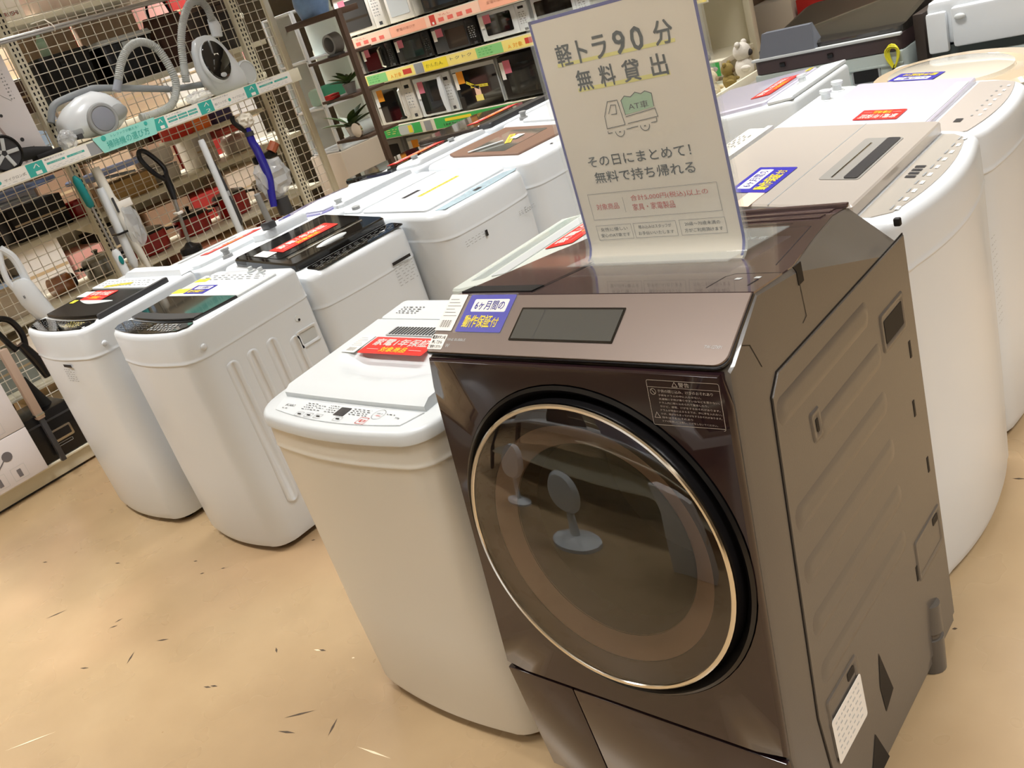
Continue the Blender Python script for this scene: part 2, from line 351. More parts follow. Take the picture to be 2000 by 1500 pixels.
def handle_recess(s, side, y, z, w_=.09, h=.05, mt=None):
    X = side * s.wd / 2; mt = mt or WHITE; R = lambda a, b, h_: [(X + side * h_, y + p[0] * a, z + p[1] * b) for p in rect(-w_ / 2, w_ / 2, -h / 2, h / 2, .008)]
    o = MB().loft([R(1.12, 1.2, -.001), R(1.08, 1.14, .005), R(.9, .86, .005), R(.84, .78, .001)], mt, cap1=False).build('carry_handle', s.root, sharp=60)
    MB().loft([R(.86, .8, .0006), R(.84, .78, .0012)], LGREY if mt is WHITE else HOLE).build('handle_pocket', o)
    return o

# A: leftmost, black lid
A = Washer('white washer with black lid and red sticker, leftmost of the front row', (-3.795, 1.255, 0), 0, .585, .55, .885, .91, rf=.085, bul=.04, seam=.115)
yb = lambda x: .125 - .02 * (1 - (x / .25) ** 2)
pan = [(x / 100, .018 + .028 * (x / 25) ** 2) for x in range(-24, 25, 4)] + [(.262, .075), (.262, .1)] + [(x / 100, yb(x / 100) - .006) for x in range(24, -25, -4)] + [(-.262, .1), (-.262, .075)]
A.slab(pan, 0, .003, BGLASS, 'control_panel', .001)
mb = MB(); M = A.F(0, .06, .0034); marks(mb, M, -.21, .06, -.02, .035, 9, 5, GINK, 2); marks(mb, M, .07, .2, -.012, .035, 5, 4, YPALE, 3); mb.build('control_lettering', A.root, recalc=False)
A.slab([(x / 100, yb(x / 100)) for x in range(-24, 25, 4)] + [(x / 100, yb(x / 100) + .005) for x in range(24, -25, -4)], 0, .007, CHROME, 'silver_strip', 0)
A.slab([(x / 100, yb(x / 100) + .006) for x in range(-24, 25, 4)] + [(.245, .42), (.2, .44), (-.2, .44), (-.245, .42)], 0, .016, BLACK, 'lid', .004)
A.slab(rect(.246, .268, .12, .44, .01), 0, .02, DGREY, 'lid_rail', .004)
MB().loft([[(-.15 + .3 * k / 12, .245 - .03 * math.sin(PI * k / 12) * j, A.T(.23) + .0165 + .003 * (j == 0)) for k in range(13)] for j in (0, 1)], LGREY, False, False, close=False).build('lid_grip', A.root)
A.slab(rect(-.25, .245, .35, .435, .01), .016, .021, PANELW, 'lid_card', .001)
mb = MB(); M = A.F(0, .39, .0215); marks(mb, M, -.22, .22, -.03, .03, 12, 3, GINK, 5, .003); mb.build('lid_print', A.root, recalc=False)
red_sticker(A.root, A.F(-.06, .29, .0175), .2, .085); yellow_tape(A.root, A.F(-.04, .375, .0225, 8), .2, .02)
price_card(A.root, A.F(-.2, .3, .0172, 90), .05, .1)
MB().quad(-.02, .02, -.014, .014, YELT, A.F(-.19, .235, .0172)).build('yellow_tag', A.root, recalc=False)
MB().loft([[(-.22, .49, A.T(.5)), (.28, .49, A.T(.5)), (.28, .55, A.T(.55)), (-.22, .55, A.T(.55))], [(-.2, .5, A.T(.5) + .02), (.265, .5, A.T(.5) + .02), (.265, .545, A.T(.55) + .02), (-.2, .545, A.T(.55) + .02)]], WHITE).build('rear_deck', A.root)
mb = MB(); M = frame((.02, .002, .735), (1, 0, 0), (0, 0, 1)); M = Matrix.Translation((0, -.0015, 0)) @ M
mb.quad(.0, .085, .005, .017, INK, M); marks(mb, M, .0, .085, -.06, 0, 3, 6, GINK, 8, .002); mb.build('efficiency_label', A.root, recalc=False)
# B
B = Washer('white washer with long vertical side ribs and half-dark lid, second in the front row', (-3.065, 1.27, 0), 0, .53, .535, .885, .9, rf=.085, bul=.04, seam=.115, slope=1.1)
pan = [(x / 100, .016 + .028 * (x / 23) ** 2) for x in range(-22, 23, 4)] + [(.245, .07), (.245, .095)] + [(x / 100, yb(x / 100) - .01) for x in range(22, -23, -4)] + [(-.245, .095), (-.245, .07)]
B.slab(pan, 0, .003, BGLASS, 'control_panel', .001)
mb = MB(); M = B.F(0, .055, .0034); marks(mb, M, -.2, .0, -.02, .03, 9, 4, GINK, 12); marks(mb, M, .03, .19, -.02, .03, 6, 4, GREYP, 13, .008); mb.build('control_lettering', B.root, recalc=False)
B.slab([(x / 100, yb(x / 100) - .004) for x in range(-22, 23, 4)] + [(.238, .285), (-.238, .285)], 0, .01, SMOKE, 'lid_window', .003)
B.slab([(x / 100, yb(x / 100) - .003) for x in range(-22, 23, 4)] + [(x / 100, .155 - .01 * (1 - (x / 22) ** 2)) for x in range(22, -23, -4)], .01, .0112, DGREY, 'lid_grip', 0)
B.slab(rect(-.238, .238, .286, .46, .004), 0, .01, PANELW, 'rear_lid', .003)
mb = MB(); M = B.F(0, .43, .0104); marks(mb, M, -.2, .2, -.02, .03, 8, 3, GREYP, 15, .004); mb.build('lid_print', B.root, recalc=False)
blue_sticker(B.root, B.F(-.08, .335, .0106), .14, .07)
MB().quad(-.045, .045, -.02, .02, YELT, B.F(-.2, .325, .0106, 4)).build('yellow_tag', B.root, recalc=False)
MB().quad(-.04, .04, -.015, .015, YELT, B.F(-.19, .415, .0106, 4)).build('yellow_tag', B.root, recalc=False)
MB().quad(-.035, .035, -.025, .025, PEACH, B.F(-.19, .365, .0106, 4)).build('price_card', B.root, recalc=False)
for x, y in ((.02, .5), (.1, .49)): MB().lathe([(.016, 0), (.016, .006), (.009, .008), (.009, .02)], LGREY, 16, B.F(x, y, 0)).build('hose_inlet', B.root)
stadium_ribs(B, 1, (.15, .235, .32), .16, .72); stadium_ribs(B, 1, (.41,), .16, .685)
handle_recess(B, 1, .465, .66, .085, .055)
MB().cyl((.262, .452, .735), (.2675, .452, .735), .012, .011, PANELW).cyl((.2665, .455, .728), (.268, .455, .728), .005, .005, HOLE, 10).build('side_plug', B.root)
for W_, x in ((A, .2925), (B, .265)): MB().ball((x, .085, .81), (.006, .011, .011), WHITE).build('side_screw_cap', W_.root)
# C: cream washer beside the drum
C_ = Washer('low cream washer with glossy white lid, tight against the left of the brown drum washer', (-1.64, .955, 0), 0, .585, .56, .858, .892, body=CREAM, rf=.08, bul=.03, seam=.085, crown=.008)
mb = MB(); mb.loft([[(x, y, C_.T(y) + h) for x, y in outline(.585, .56, .08, .03, .03, i)] for h, i in ((-.03, -.001), (-.029, -.0035), (-.008, -.0035), (-.002, 0), (.0012, .006))], PANELW); mb.build('lid_rim', C_.root, sharp=45)
C_.slab([(x / 100, .02 + .02 * (x / 22) ** 2) for x in range(-22, 23, 4)] + [(.245, .09), (-.245, .09)], .001, .004, PANELW, 'control_panel', .001)
mb = MB(); M = C_.F(0, .056, .0042)
mb.rrect(-.005, .03, -.012, .018, .002, DGREY, M, 0, .001)
for k, x in enumerate((-.115, -.08, -.045, .025)): mb.line(rect(x - .012, x + .012, -.03, -.016) + [(x - .012, -.03)], .0008, GINK, M, .0012); mb.quad(x - .006, x + .006, -.025, -.021, INK, M, .0014)
mb.line(rect(.09, .118, -.03, -.008, .003) + [(.118, -.03)], .0012, REDI, M, .0012); mb.text('電源', .094, .114, -.024, -.014, REDI, M)
mb.line(arc((.13, .008), .017, 0, 2 * PI, 16), .0009, GINK, M, .0012).text('スタート', .12, .14, .009, .014, INK, M).text('一時停止', .12, .14, .002, .007, REDI, M)
mb.text('ECARO', -.2, -.165, .0, .008, INK, M); marks(mb, M, -.2, -.18, -.012, -.006, 1, 1, GINK); mb.text('7.0kg', .185, .2, .0, .007, INK, M); marks(mb, M, .153, .178, .01, .014, 2, 1, INK)
marks(mb, M, -.13, -.09, -.008, .022, 3, 4, INK, 22, .0018); marks(mb, M, -.085, -.06, -.008, .018, 2, 3, INK, 24, .0018); marks(mb, M, -.045, -.01, -.008, .022, 3, 4, INK, 23, .0018); marks(mb, M, .04, .1, -.006, .02, 4, 4, INK, 25, .0018)
mb.build('control_lettering', C_.root, recalc=False)
# lid with a scooped hollow
mb = MB(); nx, ny = 24, 18; X0, X1, Y0, Y1 = -.245, .245, .095, .425
def lidz(x, y):
    h = .024 if y > Y0 + .004 else .014
    e = 1.6 * (1 - ((x - .01) / .2) ** 2 - ((y - .25) / .085) ** 2)
    sc = -.021 * max(0, min(1, e)) * (1 if y < .262 else max(0, 1 - (y - .262) / .03)); return C_.T(y) + h + sc
G = [[(X0 + (X1 - X0) * i / nx, Y0 + (Y1 - Y0) * j / ny - (0 if j else .004 * (1 - (2 * i / nx - 1) ** 2))) for i in range(nx + 1)] for j in range(ny + 1)]
V = [(x, y, lidz(x, y)) for r in G for x, y in r]; Fc = [(j * (nx + 1) + i, j * (nx + 1) + i + 1, (j + 1) * (nx + 1) + i + 1, (j + 1) * (nx + 1) + i) for j in range(ny) for i in range(nx)]
mb.add(V, Fc, PANELW)
edge = [(x, y) for x, y in G[0]] + [r[-1] for r in G[1:]] + [p for p in G[-1][-2::-1]] + [r[0] for r in G[-2:0:-1]]
mb.loft([[(x, y, C_.T(y) + .001) for x, y in edge], [(x, y, lidz(x, y)) for x, y in edge]], PANELW, False, False); mb.build('lid', C_.root, sharp=30)
red_sticker(C_.root, C_.F(-.035, .298, .0255), .23, .075); price_card(C_.root, C_.F(-.185, .3, .0255), .05, .08)
mb = MB(); mb.box(-.13, .13, .345, .385, 0, .003, LGREY, .001, C_.F(0, 0, .0245) @ Matrix.Translation((0, 0, 0)))
for k in range(22): mb.box(-.12 + k * .011, -.115 + k * .011, .348, .382, .002, .0045, DGREY, 0, C_.F(0, 0, .0245))
mb.build('lid_vent', C_.root)
C_.slab(rect(-.25, .25, .432, .53, .012), 0, .022, PANELW, 'rear_deck', .005)
mb = MB(); M = C_.F(-.17, .475, .0225); marks(mb, M, -.04, .04, -.02, .02, 4, 4, INK, 31, .003); mb.build('deck_print', C_.root, recalc=False)
MB().ball((-.278, .33, C_.T(.33) - .02), (.006, .014, .012), PANELW).build('side_screw_cap', C_.root)

# E, F, G face the second aisle (front towards +x); local x runs along the row
E_ = Washer('white washer with a black glass lid and red sticker, behind the ribbed one', (-2.78, 2.085, 0), 90, .53, .57, .845, .9, rf=.07, bul=.02, seam=.13, crown=.02)
E_.slab(rect(-.2, .25, .02, .105, .02), 0, .003, BGLASS, 'control_panel', .001)
mb = MB(); M = E_.F(0, .06, .0034); marks(mb, M, -.18, .23, -.03, .03, 10, 4, GINK, 41); mb.build('control_lettering', E_.root, recalc=False)
E_.slab(rect(-.235, .245, .115, .5, .02), 0, .03, BGLASS, 'lid', .006)
E_.slab(rect(-.2, .21, .235, .47, .02), .03, .0315, SMOKE, 'lid_window', 0)
E_.slab(rect(-.19, .2, .2, .212, .004), .03, .034, CHROME, 'lid_trim', 0)
MB().ball((0, .165, E_.T(.165) + .028), (.08, .022, .01), LGREY).build('lid_grip', E_.root)
red_sticker(E_.root, E_.F(.0, .33, .033), .29, .09); price_card(E_.root, E_.F(-.175, .36, .033), .05, .09)
mb = MB(); M = frame((.155, -.0005, .71), (1, 0, 0), (0, 0, 1)) @ Matrix.Translation((0, 0, .002)); mb.quad(-.05, .05, .02, .032, INK, M); marks(mb, M, -.05, .05, -.07, .015, 3, 7, GREYP, 44, .002); mb.build('efficiency_label', E_.root, recalc=False)
handle_recess(E_, -1, .17, .63, .085, .05, LGREY); MB().ball((-.225, .028, .755), (.008, .006, .008), WHITE).build('side_screw_cap', E_.root)
# F
F_ = Washer('white washer with plain white lid, yellow tape and pale blue control strip', (-2.61, 2.64, 0), 90, .56, .64, .86, .895, rf=.09, bul=.02, seam=.11, crown=.02)
F_.slab([(x / 100, .025 + .01 * (x / 22) ** 2) for x in range(-22, 23, 4)] + [(.25, .05), (.2, .085), (0, .1), (-.06, .085), (-.235, .075)], 0, .002, mat('pale_blue_panel', (168, 190, 200), .25), 'control_panel', .001)
mb = MB(); M = F_.F(0, .055, .0024); marks(mb, M, -.14, .2, -.015, .03, 10, 3, GREYP, 51); mb.quad(-.02, .02, -.01, .01, DGREY, M, .0015); mb.build('control_lettering', F_.root, recalc=False)
F_.slab(rect(-.25, .25, .11, .5, .02), 0, .012, WHITE, 'lid', .005); F_.slab(rect(-.25, .25, .51, .62, .02), 0, .012, WHITE, 'rear_deck', .005)
yellow_tape(F_.root, F_.F(.03, .3, .013, 0), .25, .02); MB().quad(-.05, .05, -.012, .012, INK, F_.F(-.06, .38, .0128)).build('price_card', F_.root, recalc=False)
MB().lathe([(.018, 0), (.018, .012), (.01, .014)], GREYP, 14, F_.F(-.22, .56, .012)).build('hose_inlet', F_.root)
mb = MB(); M = frame((0, -.0025, .695), (1, 0, 0), (0, 0, 1)); marks(mb, M, -.21, -.1, 0, .03, 4, 3, GREYP, 52, .002); mb.quad(-.09, -.075, .0, .025, INK, M, .0012)
mb.text('Eco', .17, .21, -.002, .022, GREYP, M); marks(mb, M, .13, .165, 0, .02, 2, 3, GREYP, 53, .002); marks(mb, M, .215, .24, 0, .02, 2, 2, GREYP, 54, .002); mb.build('front_print', F_.root, recalc=False)
handle_recess(F_, -1, .3, .6, .09, .05)
# G
G_ = Washer('white top-load washer with a brown framed lid and yellow tape across it', (-2.62, 3.205, 0), 90, .56, .62, .87, .92, rf=.09, bul=.02, seam=.115, crown=.015)
GB = mat('brown_lid_frame', (128, 100, 84), .35)
G_.slab([(-.17, .14), (.16, .12), (.25, .13), (.26, .56), (-.14, .58), (-.17, .53)], 0, .01, GB, 'lid', .003)
G_.slab(rect(-.13, .2, .25, .47, .01), .01, .0115, mat('lid_window_grey', (110, 112, 105), .1, coat=1), 'lid_window', 0)
MB().tube([G_.F(-.15, .45, .016) @ Vector((0, 0, 0)), G_.F(.0, .36, .018) @ Vector((0, 0, 0))], .004, PANELW).build('lid_trim', G_.root)
yellow_tape(G_.root, G_.F(.05, .36, .013, 30), .16, .03); MB().quad(-.035, .035, -.02, .02, CARD, G_.F(.08, .34, .0145)).build('price_card', G_.root, recalc=False)
mb = MB(); M = G_.F(0, .06, .001); marks(mb, M, -.15, .2, -.01, .02, 8, 2, GREYP, 55, .002); mb.quad(-.03, -.015, 0, .012, INK, M, .0015); mb.build('control_lettering', G_.root, recalc=False)
mb = MB(); M = frame((.2, -.0025, .7), (1, 0, 0), (0, 0, 1)); marks(mb, M, 0, .02, -.2, .04, 1, 20, GREYP, 56, .002); mb.build('front_print', G_.root, recalc=False)

# H, I, J, Jb face the vacuum shelf (front towards -x)
def hoses(W_, x, y, mt=GREYP):
    o = MB().lathe([(.022, 0), (.022, .012), (.014, .014), (.014, .03), (.018, .032), (.018, .04)], mt, 14, W_.F(x, y, 0)).build('hose_inlet', W_.root)
H_ = Washer('white top-load washer with a clear lid and a red sticker, behind the leftmost washer', (-3.98, 2.1, 0), -90, .56, .56, .86, .9, rf=.06, bul=.015, seam=.1)
H_.slab(rect(-.25, .25, .03, .42, .03), 0, .02, PANELW, 'lid', .006); H_.slab(rect(-.14, .17, .1, .135, .005), .02, .0215, GREYP, 'lid_grip', 0)
red_sticker(H_.root, H_.F(-.04, .24, .0215, 180), .3, .07)
mb = MB(); M = H_.F(0, .34, .0208); marks(mb, M, -.16, .12, -.02, .02, 8, 3, GREYP, 61, .003); mb.build('lid_print', H_.root, recalc=False)
H_.slab(rect(-.265, -.02, .44, .545, .02), 0, .035, WHITE, 'rear_deck', .008); hoses(H_, .15, .5); hoses(H_, -.1, .49, LGREY)
MB().box(-.09, -.05, .5, .56, .0, .03, DGREY, .004, H_.F(0, 0, .035)).build('plug_clip', H_.root)
I_ = Washer('white washer with a large curved lavender window in its lid, near the blue stick vacuum', (-3.88, 2.655, 0), -90, .54, .6, .875, .905, rf=.07, bul=.015, seam=.1)
LAV = mat('lavender_window', (132, 130, 178), .1, coat=1)
I_.slab([(.22, .1), (.25, .2), (.25, .48), (.21, .5), (-.22, .42), (-.25, .3), (-.2, .08), (0, .04)], 0, .008, LAV, 'lid_window', .003)
I_.slab([(.2, .2), (.22, .46), (.0, .5), (-.22, .44), (-.22, .2), (0, .14)], .008, .016, PANELW, 'lid', .004)
I_.slab(rect(-.25, .2, .5, .58, .02), 0, .02, WHITE, 'rear_deck', .006); hoses(I_, .18, .54, LGREY)
MB().box(-.03, .0, .595, .603, .78, .82, DGREY).build('rear_plug', I_.root)
J_ = Washer('white washer with dark glass lid and red sticker, back to back with the brown-lidded one', (-3.9, 3.2, 0), -90, .54, .62, .88, .92, rf=.07, bul=.015, seam=.1)
J_.slab(rect(-.25, .255, .02, .4, .03), 0, .022, BGLASS, 'lid', .006); red_sticker(J_.root, J_.F(-.02, .31, .0235, 180), .36, .08)
J_.slab(rect(-.26, .25, .42, .6, .03), 0, .022, WHITE, 'rear_deck', .01); hoses(J_, .15, .48, GREYP); hoses(J_, -.1, .5, GREYP)
K2 = Washer('white washer with brown-black lid and red sticker, nearest to the microwave shelves', (-3.9, 3.76, 0), -90, .54, .62, .9, .93, rf=.07, bul=.015, seam=.1)
K2.slab(rect(-.255, .26, .02, .5, .03), 0, .022, mat('brown_black_lid', (66, 58, 52), .15, coat=.6), 'lid', .006); red_sticker(K2.root, K2.F(-.03, .36, .0235, 180), .36, .08); K2.slab(rect(-.26, .26, .5, .6, .02), 0, .024, DGREY, 'rear_deck', .006)
N2 = Washer('white top-load washer partly behind the blue-edged sign, beyond the brown-lidded one', (-2.62, 3.77, 0), 90, .56, .62, .88, .93, rf=.08, bul=.02, seam=.1)
N2.slab(rect(-.25, .25, .12, .5, .02), 0, .014, WHITE, 'lid', .005); hoses(N2, -.18, .54, GREYP)
mb = MB(); M = N2.F(0, .3, .0145); marks(mb, M, -.1, .2, -.02, .03, 6, 2, GREYP, 71, .003); mb.build('lid_print', N2.root, recalc=False)
# K: light lid beside the drum washer
K_ = Washer('pale grey-green washer with clear lid, its corner showing left behind the brown drum washer', (-1.84, 1.85, 0), -90, .56, .51, .86, .93, rf=.04, bul=.01, seam=.09, top=mat('grey_green_plastic', (205, 211, 203), .3))
K_.slab([(.255, .02), (.27, .06), (.26, .42), (-.25, .42), (-.25, .03)], 0, .03, mat('grey_green_plastic'), 'lid', .006)
for y0, y1, m_ in ((.06, .12, CLEAR), (.14, .2, LGREY), (.33, .4, LGREY)): K_.slab(rect(-.23, .22, y0, y1, .01), .03, .033, m_, 'lid_window', 0)
red_sticker(K_.root, K_.F(-.08, .265, .032, 180), .3, .1); K_.slab(rect(-.25, .25, .43, .5, .01), 0, .03, PANELW, 'rear_deck', .006)
# L: champagne lid right behind the drum washer
CH = mat('champagne_lid', (197, 189, 180), .2, metal=.15, coat=.6)
L_ = Washer('white washer with champagne lid and blue sticker, right behind the brown drum washer', (-.668, 2.07, 0), 90, .64, .64, .935, .995, body=WHITE, rf=.085, bul=.05, seam=.115, crown=.014)
L_.slab([(x / 100, .03 + .03 * (x / 25) ** 2) for x in range(-24, 25, 4)] + [(.27, .09), (.27, .115), (-.27, .115), (-.27, .09)], 0, .002, mat('silver_panel', (196, 190, 180), .25, metal=.3), 'control_panel', .001)
mb = MB(); M = L_.F(0, .07, .0024)
for k in range(10): mb.quad(-.23 + k * .05, -.21 + k * .05, -.02, -.012, CARD, M, .001); mb.quad(-.23 + k * .05, -.205 + k * .05, -.006, -.002, GREYP, M, .001)
for k in range(4): mb.quad(-.04 + k * .022, -.026 + k * .022, .01, .032, DGREY, M, .001)
mb.build('control_lettering', L_.root, recalc=False)
L_.slab(rect(-.285, .285, .12, .545, .012), .004, .03, CH, 'lid', .004)
L_.slab(rect(-.285, .285, .3, .303), .03, .0305, GREYP, 'lid_fold', 0)
o = L_.slab(rect(-.13, .16, .165, .255, .008), .03, .0315, mat('grip_silver', (150, 148, 143), .25), 'lid_grip', 0)
L_.slab(rect(-.125, .155, .17, .2, .006), .0315, .034, DGREY, 'grip_slot', 0); L_.slab(rect(-.12, .12, .225, .229), .0315, .033, CHROME, 'grip_trim', 0)
blue_sticker(L_.root, L_.F(-.13, .385, .031, 0), .17, .095)
MB().quad(-.085, .085, -.02, .02, PEACH, L_.F(-.215, .36, .0312, 0)).build('price_card', L_.root, recalc=False)
L_.slab(rect(-.285, .285, .55, .565), 0, .036, PANELW, 'hinge_bar', .002); L_.slab(rect(-.285, .285, .568, .62, .01), 0, .03, CREAM, 'rear_deck', .004)
MB().lathe([(.04, 0), (.04, .002), (.034, .003), (.034, .001)], LGREY, 20, L_.F(.03, .6, .0302)).build('softener_cap', L_.root)
mb = MB(); M = L_.F(.17, .6, .0306); marks(mb, M, -.05, .05, -.02, .025, 3, 5, GREYP, 82, .003); mb.build('deck_print', L_.root, recalc=False)
mb = MB(); M = frame((.17, .0015, .6), (1, 0, 0), (0, 0, 1)); marks(mb, M, 0, .035, -.12, .12, 2, 14, GREYP, 83, .0015); mb.build('front_print', L_.root, recalc=False)
# M
M_ = Washer('white washer with grey control panel and pale lilac lid, behind the champagne-lidded one', (-.715, 2.69, 0), 90, .56, .6, .905, .965, rf=.12, bul=.03, seam=.11, crown=.012)
M_.slab([(x / 100, .03 + .03 * (x / 25) ** 2) for x in range(-22, 23, 4)] + [(.24, .09), (.24, .15), (-.24, .15), (-.24, .09)], 0, .003, mat('warm_grey_panel', (178, 170, 162), .3), 'control_panel', .001)
mb = MB(); M = M_.F(0, .09, .0034); mb.quad(-.15, -.12, -.0, .018, DGREY, M, .001)
for k in range(7): mb.quad(-.1 + k * .045, -.085 + k * .045, -.035, -.028, CARD, M, .001); mb.quad(-.1 + k * .045, -.09 + k * .045, -.015, -.01, GREYP, M, .001)
mb.build('control_lettering', M_.root, recalc=False)
LIL = mat('lilac_clear_lid', (206, 203, 220), .12, coat=.6)
M_.slab(rect(-.25, .25, .16, .5, .01), 0, .015, LIL, 'lid', .004); M_.slab(rect(-.22, .2, .165, .2, .004), .015, .0165, LGREY, 'lid_grip', 0)
M_.slab(rect(-.25, .25, .505, .585, .01), 0, .01, PANELW, 'rear_deck', .003); hoses(M_, .1, .545, PANELW); hoses(M_, .2, .55, PANELW)
red_sticker(M_.root, M_.F(-.1, .31, .0165, 90), .12, .09)
# O
O_ = Washer('white top-load washer seen from its back corner, red sticker and yellow tape on the lid', (-2.09, 3.42, 0), -90, .52, .55, .86, .905, rf=.05, bul=.015, seam=.1, top=PANELW)
O_.slab(rect(-.24, .24, .03, .43, .02), 0, .016, LIL, 'lid', .005); red_sticker(O_.root, O_.F(0, .36, .018, 180), .28, .08)
O_.slab(rect(-.25, .25, .44, .54, .008), 0, .012, PANELW, 'rear_deck', .004); hoses(O_, .02, .48, PANELW); yellow_tape(O_.root, O_.F(-.2, .41, .018, 0), .05, .02)
MB().quad(-.03, .03, -.02, .02, YPALE, Matrix.Translation((-.18, .552, .74)) @ frame((0, 0, 0), (-1, 0, 0), (0, 0, 1))).build('rear_tag', O_.root, recalc=False)
# N
N_ = Washer('white top-load washer with a wide beige ring around its clear lid and a blue sticker', (-.73, 3.28, 0), 90, .6, .6, .84, .88, rf=.1, bul=.03, seam=.1)
BEI = mat('beige_lid_ring', (203, 184, 156), .25, coat=.6)
MB().lathe([(.27, 0), (.28, .012), (.265, .026), (.2, .028), (.19, .022), (.1, .02)], BEI, 40, N_.F(.01, .3, 0)).build('lid', N_.root)
MB().lathe([(.195, .02), (.19, .032), (.14, .04), (.02, .042)], mat('pale_lid_window', (222, 216, 200), .12, coat=1), 36, N_.F(.01, .33, 0)).build('lid_window', N_.root)
blue_sticker(N_.root, N_.F(-.09, .4, .0425, 80), .15, .09)

